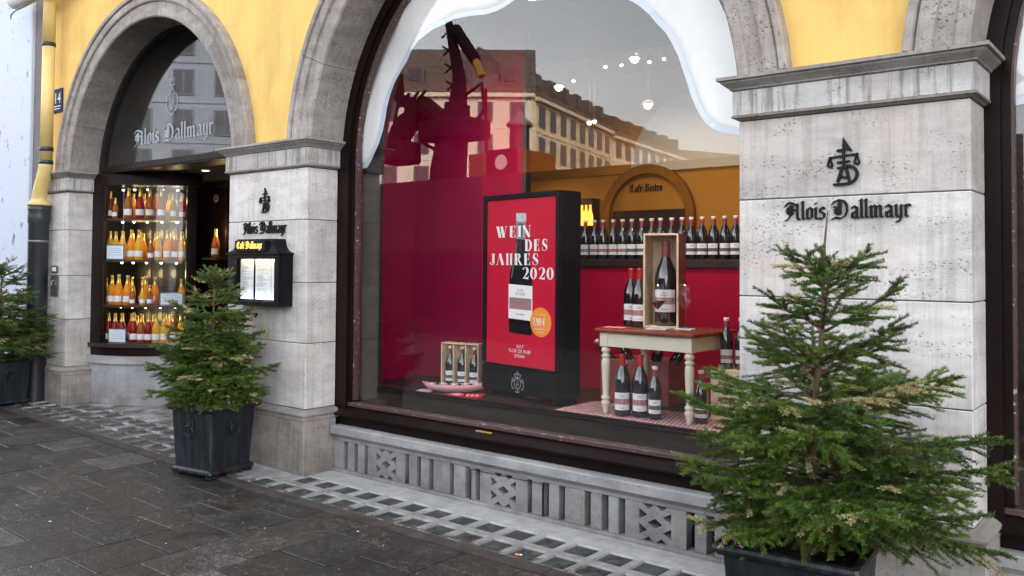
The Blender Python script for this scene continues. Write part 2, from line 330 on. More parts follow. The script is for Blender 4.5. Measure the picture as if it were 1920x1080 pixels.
# ------------------------------------------------------------------ mesh helpers
class MB:
    def __init__(s): s.v = []; s.f = []; s.m = []; s.cur = 0; s.sm = []; s.smooth = False
    def add(s, vs, fs):
        b = len(s.v); s.v += [tuple(map(float, p)) for p in vs]
        for f in fs: s.f.append([i+b for i in f]); s.m.append(s.cur); s.sm.append(s.smooth)
        return s
    def box(s, a, b, bev=0, rot=0, org=None):
        (x0, y0, z0), (x1, y1, z1) = a, b
        if bev:
            e = bev; vs = []
            for z, k in ((z0, 1), (z0+e, 0), (z1-e, 0), (z1, 1)):
                q = e if k else 0
                for x, y in ((x0+q, y0), (x1-q, y0), (x1, y0+q), (x1, y1-q), (x1-q, y1), (x0+q, y1), (x0, y1-q), (x0, y0+q)):
                    if k:
                        x = min(max(x, x0+e), x1-e); y = min(max(y, y0+e), y1-e)
                        vs.append((x, y, z))
                    else:
                        px = x0+e if (x == x0+0 and False) else x
                        vs.append((px, y, z))
            # mid rings: chamfered octagon
            vs2 = []
            for z, k in ((z0, 1), (z0+e, 0), (z1-e, 0), (z1, 1)):
                if k: vs2 += [(x0+e, y0+e, z), (x1-e, y0+e, z), (x1-e, y1-e, z), (x0+e, y1-e, z)]
                else: vs2 += [(x0+e, y0, z), (x1-e, y0, z), (x1, y0+e, z), (x1, y1-e, z), (x1-e, y1, z), (x0+e, y1, z), (x0, y1-e, z), (x0, y0+e, z)]
            vs = vs2
            fs = [(3, 2, 1, 0), (20, 21, 22, 23)]
            for i in range(8): fs.append((4+i, 4+(i+1) % 8, 12+(i+1) % 8, 12+i))
            # bottom ring 0-3 to 4-11, top ring 12-19 to 20-23
            fs += [(0, 1, 5, 4), (1, 2, 7, 6), (2, 3, 9, 8), (3, 0, 11, 10), (1, 6, 5), (2, 8, 7), (3, 10, 9), (0, 4, 11)]
            fs += [(12, 13, 21, 20), (14, 15, 22, 21), (16, 17, 23, 22), (18, 19, 20, 23), (13, 14, 21), (15, 16, 22), (17, 18, 23), (19, 12, 20)]
        else:
            vs = [(x0, y0, z0), (x1, y0, z0), (x1, y1, z0), (x0, y1, z0), (x0, y0, z1), (x1, y0, z1), (x1, y1, z1), (x0, y1, z1)]
            fs = [(3, 2, 1, 0), (4, 5, 6, 7), (0, 1, 5, 4), (1, 2, 6, 5), (2, 3, 7, 6), (3, 0, 4, 7)]
        if rot:
            o = org or ((x0+x1)/2, (y0+y1)/2); c, sn = math.cos(rot), math.sin(rot)
            vs = [(o[0]+(x-o[0])*c-(y-o[1])*sn, o[1]+(x-o[0])*sn+(y-o[1])*c, z) for x, y, z in vs]
        return s.add(vs, fs)
    def lathe(s, prof, c=(0, 0, 0), n=20, a0=0, a1=2*math.pi, axis=None):
        full = abs(a1-a0-2*math.pi) < 1e-6; k = n if full else n+1
        vs = []
        for r, z in prof:
            for i in range(k):
                a = a0+(a1-a0)*i/n; p = Vector((r*math.cos(a), r*math.sin(a), z))
                if axis is not None: p = axis @ p
                vs.append((c[0]+p[0], c[1]+p[1], c[2]+p[2]))
        fs = []
        for j in range(len(prof)-1):
            for i in range(n):
                i2 = (i+1) % k
                fs.append((j*k+i, j*k+i2, (j+1)*k+i2, (j+1)*k+i))
        return s.add(vs, fs)
    def tube(s, pts, r, n=8, caps=True):
        pts = [Vector(p) for p in pts]; rs = r if isinstance(r, (list, tuple)) else [r]*len(pts)
        vs = []; t0 = (pts[1]-pts[0]).normalized(); u = t0.orthogonal().normalized()
        for i, p in enumerate(pts):
            t = ((pts[min(i+1, len(pts)-1)]-pts[max(i-1, 0)])).normalized()
            u = (u-t*u.dot(t)).normalized(); w = t.cross(u)
            for k in range(n):
                a = 2*math.pi*k/n; vs.append(p+(u*math.cos(a)+w*math.sin(a))*rs[i])
        fs = [(i*n+k, i*n+(k+1) % n, (i+1)*n+(k+1) % n, (i+1)*n+k) for i in range(len(pts)-1) for k in range(n)]
        if caps: fs += [tuple(range(n-1, -1, -1)), tuple((len(pts)-1)*n+k for k in range(n))]
        return s.add(vs, fs)
    def prism(s, poly, T, d):
        """poly: 2-D points; T(x, z, depth) -> 3-D"""
        n = len(poly); a = sum(poly[i][0]*poly[(i+1) % n][1]-poly[(i+1) % n][0]*poly[i][1] for i in range(n))
        if a < 0: poly = poly[::-1]
        vs = [T(x, z, 0) for x, z in poly]+[T(x, z, d) for x, z in poly]
        fs = [tuple(range(n)), tuple(range(2*n-1, n-1, -1))]+[(i, n+i, n+(i+1) % n, (i+1) % n) for i in range(n)]
        return s.add(vs, fs)
    def grid(s, P, nu, nv):
        b = [(P(i/nu, j/nv)) for j in range(nv+1) for i in range(nu+1)]
        return s.add(b, [(j*(nu+1)+i, j*(nu+1)+i+1, (j+1)*(nu+1)+i+1, (j+1)*(nu+1)+i) for j in range(nv) for i in range(nu)])
    def mesh(s, name, mats):
        me = bpy.data.meshes.new(name); me.from_pydata(s.v, [], s.f)
        for m in (mats if isinstance(mats, (list, tuple)) else [mats]): me.materials.append(MT[m] if isinstance(m, str) else m)
        me.polygons.foreach_set('material_index', s.m); me.polygons.foreach_set('use_smooth', s.sm); me.update(); return me
    def build(s, name, mats, parent=None, **k):
        return link(name, s.mesh(name, mats), parent, **k)
def link(name, me, parent=None, label=None, cat=None, group=None, kind=None, loc=None, rz=None):
    o = bpy.data.objects.new(name, me); COL.objects.link(o)
    if parent: o.parent = parent
    if loc: o.location = loc
    if rz is not None: o.rotation_euler = (0, 0, rz)
    for a, b in (('label', label), ('category', cat), ('group', group), ('kind', kind)):
        if b: o[a] = b
    return o
def thing(name, label, cat, loc=(0, 0, 0), rz=0, group=None):
    return link(name, None, None, label, cat, group, None, loc, rz)
def copytree(o, parent=None):
    c = o.copy(); COL.objects.link(c)
    if parent: c.parent = parent
    for ch in list(o.children): copytree(ch, c)
    return c
def fix_normals(o):
    bm = bmesh.new(); bm.from_mesh(o.data); bmesh.ops.recalc_face_normals(bm, faces=bm.faces); bm.to_mesh(o.data); bm.free(); return o
def smooth_by(o, ang=40):
    me = o.data
    me.polygons.foreach_set('use_smooth', [True]*len(me.polygons))
    try:
        bm = bmesh.new(); bm.from_mesh(me)
        bmesh.ops.remove_doubles(bm, verts=bm.verts, dist=1e-5); bmesh.ops.recalc_face_normals(bm, faces=bm.faces)
        for e in bm.edges:
            if len(e.link_faces) == 2 and e.calc_face_angle(0) > R(ang): e.smooth = False
        bm.to_mesh(me); bm.free()
    except Exception: pass
    return o
ORD = ['first', 'second', 'third', 'fourth', 'fifth', 'sixth', 'seventh', 'eighth', 'ninth', 'tenth', 'eleventh', 'twelfth', 'thirteenth', 'fourteenth', 'fifteenth', 'sixteenth', 'seventeenth', 'eighteenth', 'nineteenth', 'twentieth']
# facade plane mapping: x right, z up, depth toward the street
def Tf(x0, y0, z0, sx=1.0, sz=None):
    sz = sz or sx
    return lambda x, z, d: (x0+x*sx, y0-d, z0+z*sz)

# ------------------------------------------------------------------ lettering
def hull(ps):
    ps = sorted(set((round(a, 5), round(b, 5)) for a, b in ps))
    def half(q):
        h = []
        for p in q:
            while len(h) > 1 and (h[-1][0]-h[-2][0])*(p[1]-h[-2][1])-(h[-1][1]-h[-2][1])*(p[0]-h[-2][0]) <= 0: h.pop()
            h.append(p)
        return h[:-1]
    return half(ps)+half(ps[::-1])
NA = R(42)
def nib_stroke(mb, pts, w, T, d, t=.035, jit=[0]):
    nx, nz = math.cos(NA)*w/2, math.sin(NA)*w/2; mx_, mz_ = -math.sin(NA)*t/2, math.cos(NA)*t/2
    for (ax, az), (bx, bz) in zip(pts, pts[1:]):
        q = []
        for x, z in ((ax, az), (bx, bz)):
            for a in (-1, 1):
                for b in (-1, 1): q.append((x+a*nx+b*mx_, z+a*nz+b*mz_))
        jit[0] = (jit[0]+1) % 7
        mb.prism(hull(q), T, d*(1+.03*jit[0]))
def minim(x, top=.88):
    return [[(x-.09, top), (x, top+.06)], [(x, top+.04), (x, .1)], [(x, .12), (x+.11, .03)]]
BL = {
 'i': (.32, minim(.12)+[[(.08, 1.27), (.16, 1.33)]]),
 'l': (.32, [[(.02, 1.42), (.12, 1.5)], [(.12, 1.46), (.12, .1)], [(.12, .12), (.23, .03)]]),
 'o': (.60, [[(.12, .85), (.12, .14)], [(.12, .14), (.26, .02)], [(.26, .03), (.44, .16)], [(.44, .16), (.44, .84)], [(.44, .84), (.28, .98)], [(.12, .82), (.28, .98)]]),
 's': (.54, [[(.42, .84), (.26, .98)], [(.26, .98), (.12, .82)], [(.12, .82), (.12, .62)], [(.12, .62), (.40, .42)], [(.40, .42), (.40, .14)], [(.40, .14), (.26, .02)], [(.26, .02), (.04, .10)]]),
 'a': (.62, [[(.08, .84), (.24, .98)], [(.24, .98), (.44, .84)], [(.44, .84), (.44, .10)], [(.44, .12), (.56, .03)], [(.42, .56), (.14, .42)], [(.14, .42), (.14, .12)], [(.14, .12), (.26, .02)], [(.26, .02), (.42, .16)]]),
 'm': (.98, minim(.12)+[[(.14, .80), (.32, .96)], [(.32, .96), (.42, .86)], [(.42, .86), (.42, .1)], [(.42, .12), (.5, .04)], [(.44, .80), (.64, .96)], [(.64, .96), (.74, .86)], [(.74, .86), (.74, .1)], [(.74, .12), (.86, .03)]]),
 'y': (.62, [[(.04, .9), (.13, .96)], [(.13, .94), (.13, .16)], [(.13, .16), (.26, .02)], [(.26, .02), (.44, .18)], [(.44, .94), (.44, .0)], [(.44, .0), (.36, -.3)], [(.36, -.3), (.14, -.36)]]),
 'r': (.46, minim(.12)+[[(.14, .80), (.28, .97)], [(.28, .97), (.40, .86)]]),
 'f': (.40, [[(.14, .0), (.14, 1.3)], [(.14, 1.3), (.30, 1.47)], [(.30, 1.47), (.40, 1.38)], [(-.02, .92), (.34, .92)]]),
 'e': (.50, [[(.12, .85), (.12, .14)], [(.12, .14), (.26, .02)], [(.26, .02), (.42, .14)], [(.12, .85), (.27, .98)], [(.27, .98), (.40, .82)], [(.40, .82), (.14, .48)]]),
 't': (.40, [[(.14, 1.3), (.14, .12)], [(.14, .12), (.30, .03)], [(-.02, .94), (.32, .94)]]),
 '-': (.36, [[(.04, .5), (.28, .54)]]),
 'A': (1.12, [[(-.02, 1.18), (.12, 1.40)], [(.12, 1.40), (.42, 1.42)], [(.42, 1.42), (.80, 1.22)], [(.84, 1.3), (.84, .12)], [(.84, .12), (.98, .0)], [(.34, 1.16), (.34, .34)], [(.34, .34), (.20, .08)], [(.20, .08), (-.02, -.06)], [(.18, 1.02), (.18, .72)], [(.06, .86), (.2, .78)], [(.08, .62), (.22, .5)], [(.36, .74), (.60, .86)], [(.60, .86), (.80, .80)], [(.46, 1.16), (.46, .4)]]),
 'D': (1.22, [[(-.02, 1.16), (.14, 1.40)], [(.14, 1.40), (.44, 1.52)], [(.44, 1.52), (.78, 1.42)], [(.78, 1.42), (.98, 1.10)], [(.98, 1.10), (1.02, .62)], [(1.02, .62), (.88, .22)], [(.88, .22), (.58, .02)], [(.58, .02), (.22, .10)], [(.22, .10), (-.04, -.06)], [(.56, 1.26), (.56, .42)], [(.44, 1.30), (.44, .44)], [(.30, .90), (.30, .46)], [(.14, .98), (.30, .88)], [(.14, .72), (.32, .60)], [(.16, .50), (.56, .34)]]),
 'C': (.95, [[(.82, 1.26), (.52, 1.46)], [(.52, 1.46), (.16, 1.2)], [(.16, 1.2), (.12, .36)], [(.12, .36), (.42, .02)], [(.42, .02), (.82, .26)], [(.5, 1.3), (.5, .4)]]),
 'B': (1.0, [[(.3, 1.4), (.3, .1)], [(.0, 1.2), (.3, 1.44)], [(.3, 1.4), (.7, 1.3)], [(.7, 1.3), (.7, .95)], [(.7, .95), (.35, .8)], [(.35, .8), (.82, .6)], [(.82, .6), (.82, .2)], [(.82, .2), (.3, .02)], [(.3, .02), (.0, .1)]]),
 ' ': (.42, []),
}
BL['é'] = (BL['e'][0], BL['e'][1]+[[(.20, 1.18), (.36, 1.34)]])
def blackletter(text, parent, x0, z0, width, xh, y, mname, d=.012, w=.165, partname='letter', skew=0, each=True):
    tot = sum(BL[c][0] for c in text); sx = width/tot; x = 0; mb = MB(); prev = 'A'
    for c in text:
        if c != ' ':
            T = lambda a, b, dd, x=x: (x0+(x+a)*sx, y-dd, z0+b*xh+skew*(x+a)*sx)
            for st in BL[c][1]: nib_stroke(mb, st, w, T, d)
            if each: mb.build(partname, mname, parent); mb = MB()
        x += BL[c][0]
    if not each: return mb.build(partname, mname, parent)
def vstroke(mb, pts, ws, T, d, k=[0]):
    """swept stroke of varying width (Didone shapes)"""
    n = len(pts); Lp = []; Rp = []
    for i in range(n):
        a = pts[max(i-1, 0)]; b = pts[min(i+1, n-1)]; dx, dz = b[0]-a[0], b[1]-a[1]; l = math.hypot(dx, dz) or 1
        w = (ws[i] if isinstance(ws, (list, tuple)) else ws)/2
        Lp.append((pts[i][0]-dz/l*w, pts[i][1]+dx/l*w)); Rp.append((pts[i][0]+dz/l*w, pts[i][1]-dx/l*w))
    k[0] = (k[0]+1) % 9; dd = d*(1+.05*k[0])
    for i in range(n-1): mb.prism([Lp[i], Lp[i+1], Rp[i+1], Rp[i]], T, dd)
def arc(cx, cz, rx, rz, a0, a1, n=10):
    return [(cx+rx*math.cos(R(a0+(a1-a0)*i/n)), cz+rz*math.sin(R(a0+(a1-a0)*i/n))) for i in range(n+1)]
def aw(n, lo, hi, ph=0):   # width thin at the ends, thick mid
    return [lo+(hi-lo)*math.sin(math.pi*i/n)**1.5 for i in range(n+1)]
TK, HL = .25, .035
def stem(x, w=TK, z0=0, z1=1): return [([(x, z0), (x, z1)], w)]
def serif(x, z, w=.2): return [([(x-w, z), (x+w, z)], HL)]
DI = {
 'W': (1.25, [([(.14, 1), (.42, 0)], TK), ([(.42, 0), (.62, .95)], HL), ([(.56, 1), (.82, 0)], TK), ([(.82, 0), (1.06, 1)], HL)]+serif(.14, .985, .15)+serif(1.06, .985, .1)),
 'E': (.78, stem(.2)+[([(.06, .985), (.62, .985)], HL), ([(.06, .015), (.64, .015)], HL), ([(.3, .52), (.5, .52)], HL), ([(.6, 1), (.56, .72)], [.08, .02]), ([(.62, 0), (.6, .3)], [.09, .02]), ([(.5, .4), (.5, .64)], .04)]),
 'I': (.42, stem(.2)+serif(.2, .985)+serif(.2, .015)),
 'N': (.95, [([(.12, 0), (.12, 1)], HL), ([(.12, 1), (.74, 0)], TK), ([(.76, 0), (.76, 1)], HL)]+serif(.76, .985, .12)+serif(.12, .015, .12)),
 'D': (.90, stem(.2)+[([(.06, .985), (.36, .985)], HL), ([(.06, .015), (.36, .015)], HL), (arc(.32, .5, .40, .485, -90, 90, 12), aw(12, HL, TK))]),
 'S': (.72, [(arc(.36, .74, .25, .245, 20, 120, 6)+[(.16, .66), (.36, .52), (.54, .36)]+arc(.34, .26, .24, .245, 10, -150, 7), [.03, .03, .03, .03, .04, .08, .12, .2, .24, .22, .16, .1, .06, .04, .03, .03, .03, .03]), ([(.58, .98), (.58, .7)], .04), ([(.1, .02), (.1, .34)], .04)]),
 'J': (.62, stem(.40, TK, .18, 1)+serif(.40, .985)+[(arc(.27, .2, .2, .19, 0, -180, 8), [.16, .1, .06, .04, .04, .05, .07, .1, .12])]),
 'A': (.98, [([(.14, 0), (.46, 1)], HL), ([(.44, 1), (.80, 0)], TK)]+serif(.14, .015, .12)+serif(.8, .015, .15)),
 'H': (.86, stem(.2, .2)+stem(.62, .2)+serif(.2, .985, .16)+serif(.2, .015, .16)+serif(.62, .985, .16)+serif(.62, .015, .16)),
 'R': (.92, stem(.2)+[([(.06, .985), (.36, .985)], HL), (arc(.34, .76, .24, .225, 90, -90, 8), aw(8, HL, .22)), ([(.42, .52), (.72, .02)], [.1, .2]), ([(.68, .015), (.9, .015)], HL)]+serif(.2, .015, .18)),
 '2': (.76, [(arc(.34, .72, .24, .26, 160, 0, 8)+[(.56, .58), (.36, .3), (.12, .06)], [.16, .08, .04, .04, .05, .1, .17, .22, .24, .2, .1, .04]), ([(.1, .09), (.66, .09)], [.06, .18]), ([(.64, .0), (.66, .3)], .04)]),
 '0': (.78, [(arc(.37, .5, .24, .47, 90, 270, 12), aw(12, HL, .22)), (arc(.37, .5, .24, .47, 90, -90, 12), aw(12, HL, .22))]),
 '7': (.66, [([(.08, .94), (.6, .94)], .12), ([(.08, .7), (.08, 1)], .04), ([(.58, .92), (.26, 0)], [.05, .22])]),
 '9': (.76, [(arc(.36, .68, .24, .3, 0, 360, 16), [.2, .18, .12, .07, .04, .07, .12, .18, .2, .18, .12, .07, .04, .07, .12, .18, .2]), (arc(.36, .4, .25, .4, 30, -140, 8), [.18, .2, .18, .12, .07, .05, .06, .1, .14])]),
 ',': (.26, [([(.12, .12), (.12, .0), (.04, -.16)], [.14, .12, .03])]),
 '€': (.80, [(arc(.44, .5, .28, .46, 50, 310, 12), [.05, .05, .08, .12, .17, .2, .21, .2, .17, .12, .08, .05, .05]), ([(.02, .58), (.55, .58)], .05), ([(.02, .42), (.52, .42)], .05)]),
 ' ': (.4, []),
}
def didone(text, parent, x0, z0, h, T0, mname, sp=1.0, each=True, name='letter', d=.0012, hs=1.0):
    x = 0; mb = MB()
    for c in text:
        T = lambda a, b, dd, x=x: T0(x0+(x+a)*h*hs, z0+b*h, dd)
        for pts, w in DI[c][1]: vstroke(mb, pts, w, T, d)
        if each and c != ' ': mb.build(name, mname, parent); mb = MB()
        x += DI[c][0]*sp
    if not each: mb.build(name, mname, parent)
    return x*h
def small_text(text, parent, x0, z0, h, T0, mname, name='lettering', align='CENTER', d=.0012, sx=1.0, sp=1.0):
    cu = bpy.data.curves.new('txt', 'FONT'); cu.body = text; cu.size = 1; cu.align_x = align; cu.extrude = 0; cu.resolution_u = 3; cu.space_character = sp
    o = bpy.data.objects.new('txt', cu); COL.objects.link(o)
    dg = bpy.context.evaluated_depsgraph_get(); me = o.evaluated_get(dg).to_mesh()
    vs = [v.co.copy() for v in me.vertices]; fs = [tuple(p.vertices) for p in me.polygons]
    o.evaluated_get(dg).to_mesh_clear(); bpy.data.objects.remove(o); bpy.data.curves.remove(cu)
    mb = MB(); mb.add([T0(x0+v.x*h*sx, z0+v.y*h, d) for v in vs], fs)
    return mb.build(name, mname, parent)

# ------------------------------------------------------------------ ground
def gz(x): return 0.024*(1-x) if x < 1 else 0.0
MT['far_ground'] = mat('dark_asphalt_ground', (.03, .028, .027), 1.0, spec=.05)
gb = MB()
xs = [-900, -60, -14, -6, -4, -3, -2, -1, 0, 1, 4, 9, 14, 900]; ys = [-900, -120, -40, -8, .6, 900]
def gzz(x): return gz(max(x, -6))
gb.add([(x, y, gzz(x)-.012) for y in ys for x in xs], [(j*len(xs)+i, j*len(xs)+i+1, (j+1)*len(xs)+i+1, (j+1)*len(xs)+i) for j in range(len(ys)-1) for i in range(len(xs)-1)])
pave = gb.build('pavement', ['joint', 'far_ground'], kind='structure')
for p_ in pave.data.polygons: p_.material_index = 1 if p_.center.y < -7.9 else 0
cells = []
camx, camy = 6.39, -4.12
for k in range(-26, 18):
    x0 = .30+.41*k; off = .2*(k % 2)+rnd.uniform(-.015, .015)
    for j in range(0, 18):
        y1 = -.535 if j == 0 else -.535-.41*j+off
        y1 = min(y1, -.535); y0 = -.535-.41*(j+1)+off
        if y1-y0 < .06: continue
        cells.append((x0+rnd.uniform(-.003, .003), y0, x0+.41, y1))
def inview(c):
    x, y = (c[0]+c[2])/2, (c[1]+c[3])/2; d = Vector((x, y, 0))-Vector((camx, camy, 1.6)); w = d.dot(fw)
    if w < .4: return -1
    u = 960+1610*d.dot(r2)/w; v = 540-91-1610*d.dot(u2)/w
    return 1/w if -90 < u < 2010 and v < 1200 else -1
sc_ = sorted(cells, key=lambda c: -inview(c)); near = [c for c in sc_[:300] if inview(c) > 0]; rest = [c for c in cells if c not in near]
pm = {}
def paver_verts(c, jj, tilt):
    g_ = .0022; x0, y0, x1, y1 = c[0]+g_, c[1]+g_, c[2]-g_, c[3]-g_; e = .0028
    def z(x, y): return gz(x)+jj+tilt[0]*(x-x0)+tilt[1]*(y-y0)
    v = [(x0, y0, gz(x0)-.03), (x1, y0, gz(x1)-.03), (x1, y1, gz(x1)-.03), (x0, y1, gz(x0)-.03)]
    v += [(x0, y0, z(x0, y0)-e), (x1, y0, z(x1, y0)-e), (x1, y1, z(x1, y1)-e), (x0, y1, z(x0, y1)-e)]
    v += [(x0+e, y0+e, z(x0, y0)), (x1-e, y0+e, z(x1, y0)), (x1-e, y1-e, z(x1, y1)), (x0+e, y1-e, z(x0, y1))]
    f = [(0, 1, 5, 4), (1, 2, 6, 5), (2, 3, 7, 6), (3, 0, 4, 7), (4, 5, 9, 8), (5, 6, 10, 9), (6, 7, 11, 10), (7, 4, 8, 11), (8, 9, 10, 11)]
    return v, f
for c in near:
    mb = MB(); mb.add(*paver_verts(c, rnd.uniform(-.002, .002), (rnd.uniform(-.006, .006), rnd.uniform(-.006, .006)))); mb.build('paving_slab', 'paver', pave)
mb = MB()
for c in rest: mb.add(*paver_verts(c, rnd.uniform(-.002, .002), (0, 0)))
o = mb.build('paving_slab', 'paver', pave); o['kind'] = 'stuff'

# concrete strip with glass pavement lights
kerb = MB(); segs = [-9, -6, -3.5, -2.3, -1.1, .1, 1.3, 2.5, 3.7, 4.9, 6.1, 7.3, 9]
for a, b in zip(segs, segs[1:]):
    kerb = MB(); e = .004
    kerb.add([(a+.003, -.53, gz(a)-.03), (b-.003, -.53, gz(b)-.03), (b-.003, -.43, gz(b)-.03), (a+.003, -.43, gz(a)-.03),
              (a+.003, -.53, gz(a)+.004), (b-.003, -.53, gz(b)+.004), (b-.003, -.43, gz(b)+.006), (a+.003, -.43, gz(a)+.006)],
             [(0, 1, 5, 4), (1, 2, 6, 5), (2, 3, 7, 6), (3, 0, 4, 7), (4, 5, 6, 7)])
    kerb.build('kerb_stone', 'kerb', pave)
strip = MB()
blocks = [(1.19+.2225*k, -.078) for k in range(0, 15)]+[(1.205+.2225*k, -.312) for k in range(-1, 15)]
blocks += [(-3.2+.2225*k, yy) for yy in (.06, -.09, -.29) for k in range(0, 14) if not (yy > 0 and (k < 1 or k > 12)) and not (yy > -.1 and k > 12)]
# concrete sheet built as a grid with recessed cells: cell walls dip 12 mm at every block
def block_cell(mb, x, y, hw, hd, z):
    pass
cs = MB()
bx = sorted(set(round(b[0], 4) for b in blocks))
def strip_rows(y_lo, y_hi, cols, hw, hd, yc):
    """one band of concrete around a row of square holes"""
    xs_ = []
    for x in cols: xs_ += [x-hw, x+hw]
    return xs_
bands = []
def band(xa, xb, ya, yb, holes, hd, yc):
    """rectangle xa..xb, ya..yb with square holes centred (x, yc)"""
    hw = .0885; x = xa
    def q(a, b, c, d):
        if b-a > 1e-5 and d-c > 1e-5:
            cs.add([(a, c, gz(a)), (b, c, gz(b)), (b, d, gz(b)), (a, d, gz(a))], [(0, 1, 2, 3)])
    for h in holes:
        q(x, h-hw, ya, yb); q(h-hw, h+hw, ya, yc-hd); q(h-hw, h+hw, yc+hd, yb)
        z = gz(h); dn = .014
        a, b, c, d = h-hw, h+hw, yc-hd, yc+hd; i = .008
        cs.add([(a, c, gz(a)), (b, c, gz(b)), (b, d, gz(b)), (a, d, gz(a)), (a+i, c+i, z-dn), (b-i, c+i, z-dn), (b-i, d-i, z-dn), (a+i, d-i, z-dn)],
               [(0, 1, 5, 4), (1, 2, 6, 5), (2, 3, 7, 6), (3, 0, 4, 7)])
        x = h+hw
    q(x, xb, ya, yb)
r1 = [1.19+.2225*k for k in range(15)]; r2_ = [1.205+.2225*k for k in range(-1, 15)]
band(1.0, 4.6, -.195, .30, r1, .0885, -.078); band(.85, 4.6, -.43, -.195, r2_, .0885, -.312)
cs.add([(.45, -.43, 0+gz(.45)), (.85, -.43, gz(.85)), (.85, .30, gz(.85)), (.45, .30, gz(.45))], [(0, 1, 2, 3)])
cs.add([(.85, -.195, gz(.85)), (1.0, -.195, 0), (1.0, .30, 0), (.85, .30, gz(.85))], [(0, 1, 2, 3)])
for xa, xb in ((4.6, 5.2), (5.2, 9)): cs.add([(xa, -.43, 0), (xb, -.43, 0), (xb, .30, 0), (xa, .30, 0)], [(0, 1, 2, 3)])
ra = [-3.2+.2225*k for k in range(14)]
for xa in [-9+.5*k for k in range(11)]:
    cs.add([(xa, -.43, gz(xa)), (xa+.5, -.43, gz(xa+.5)), (xa+.5, 1.7, gz(xa+.5)), (xa, 1.7, gz(xa))], [(0, 1, 2, 3)])
band(-3.5, .45, -.43, -.40, [], .08, 0)
band(-3.5, .45, -.40, -.205, ra, .0885, -.305); band(-3.5, .45, -.205, -.005, ra, .0885, -.105); band(-3.5, .45, -.005, .2, ra[2:11], .0885, .095)
band(-3.5, .45, .2, 1.7, [], .08, 0)
strip = fix_normals(cs.build('pavement_light_frame', 'concrete', pave))
def gb_at(x, y):
    mb = MB(); i = .0805; z = gz(x)-.013
    n = 3
    mb.add([(x-i, y-i, z-.02), (x+i, y-i, z-.02), (x+i, y+i, z-.02), (x-i, y+i, z-.02), (x-i, y-i, z), (x+i, y-i, z), (x+i, y+i, z), (x-i, y+i, z),
            (x-i*.72, y-i*.72, z+.006), (x+i*.72, y-i*.72, z+.006), (x+i*.72, y+i*.72, z+.006), (x-i*.72, y+i*.72, z+.006)],
           [(0, 1, 5, 4), (1, 2, 6, 5), (2, 3, 7, 6), (3, 0, 4, 7), (4, 5, 9, 8), (5, 6, 10, 9), (6, 7, 11, 10), (7, 4, 8, 11), (8, 9, 10, 11)])
    mb.build('glass_block', 'gblock', strip)
for x in r1: gb_at(x, -.078)
for x in r2_: gb_at(x, -.312)
for x in ra: gb_at(x, -.305); gb_at(x, -.105)
for x in ra[2:11]: gb_at(x, .095)

# ------------------------------------------------------------------ the shop building
bld = thing('shop_building', 'yellow rendered shop building with travertine pillars and round arched windows', 'building', (2.8, 0, 0))
BI = Matrix.Translation((-2.8, 0, 0))
def part(mb, name, m, parent=None, **k):
    """build in world coordinates under a parent that may be offset"""
    o = mb.build(name, m, parent or bld, **k)
    p = parent or bld
    loc = Vector((0, 0, 0)); q = p
    while q: loc += q.location; q = q.parent
    o.location = -loc; return o
ZC = 2.405; YB = .29
A = dict(cx=-1.445, r=1.505, x0=-2.95, x1=.06); B = dict(cx=2.825, r=1.725, x0=1.10, x1=4.55); Cc = dict(cx=7.33, r=1.73, x0=5.60, x1=9.06)
# stucco wall with three arches
wall = MB(); N = 28
def colm(xa, xb, za, zb):
    wall.add([(xa, .03, za), (xb, .03, zb), (xb, .03, 15), (xa, .03, 15)], [(0, 1, 2, 3)])
px = -3.80
for b in (A, B, Cc):
    ro = b['r']+.2
    xa, xb = b['cx']-ro, b['cx']+ro
    colm(px, xa, 2.3, 2.3)
    for i in range(N):
        t0, t1 = math.pi*(1-i/N), math.pi*(1-(i+1)/N)
        colm(b['cx']+ro*math.cos(t0), b['cx']+ro*math.cos(t1), ZC+ro*math.sin(t0), ZC+ro*math.sin(t1))
    px = xb
colm(px, 18, 0, 0)
wall.box((-3.79, .62, 0), (-3.75, 7.4, 15)); wall.box((-3.74, 7.3, 0), (18, 7.4, 15)); wall.box((17.9, .1, 0), (18, 7.29, 15)); wall.box((-3.8, .04, 15.01), (18, 7.4, 15.1)); wall.box((-3.74, .62, 4.7), (17.8, 7.29, 4.8)); wall.box((-3.79, .32, 4.3), (17.8, .6, 4.5))
part(wall, 'wall', 'yellow')
# archivolts
def archivolt(b):
    par = thing_part('archivolt'); r = b['r']; nv = 9
    prof = [(0, YB), (0, -.018), (.012, -.03), (.06, -.03), (.066, -.016), (.145, -.016), (.15, -.034), (.165, -.04), (.215, -.04), (.225, -.026), (.232, -.052), (.262, -.055), (.27, -.045), (.27, .035)]
    a_s = math.asin((2.557-ZC)/(r+.15)); rng = math.pi-2*a_s
    for k in range(nv):
        t0 = a_s+rng*k/nv+.0012; t1 = a_s+rng*(k+1)/nv-.0012; m_ = 7; mb = MB()
        P = []
        for j in range(m_+1):
            t = t0+(t1-t0)*j/m_
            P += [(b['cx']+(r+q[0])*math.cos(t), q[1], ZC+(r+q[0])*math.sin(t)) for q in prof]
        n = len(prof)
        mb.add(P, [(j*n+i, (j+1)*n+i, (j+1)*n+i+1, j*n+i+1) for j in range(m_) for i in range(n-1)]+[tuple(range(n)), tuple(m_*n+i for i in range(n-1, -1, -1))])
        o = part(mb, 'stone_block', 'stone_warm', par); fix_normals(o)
def thing_part(name):
    o = link(name, None, bld); return o
for b in (A, B, Cc): archivolt(b)
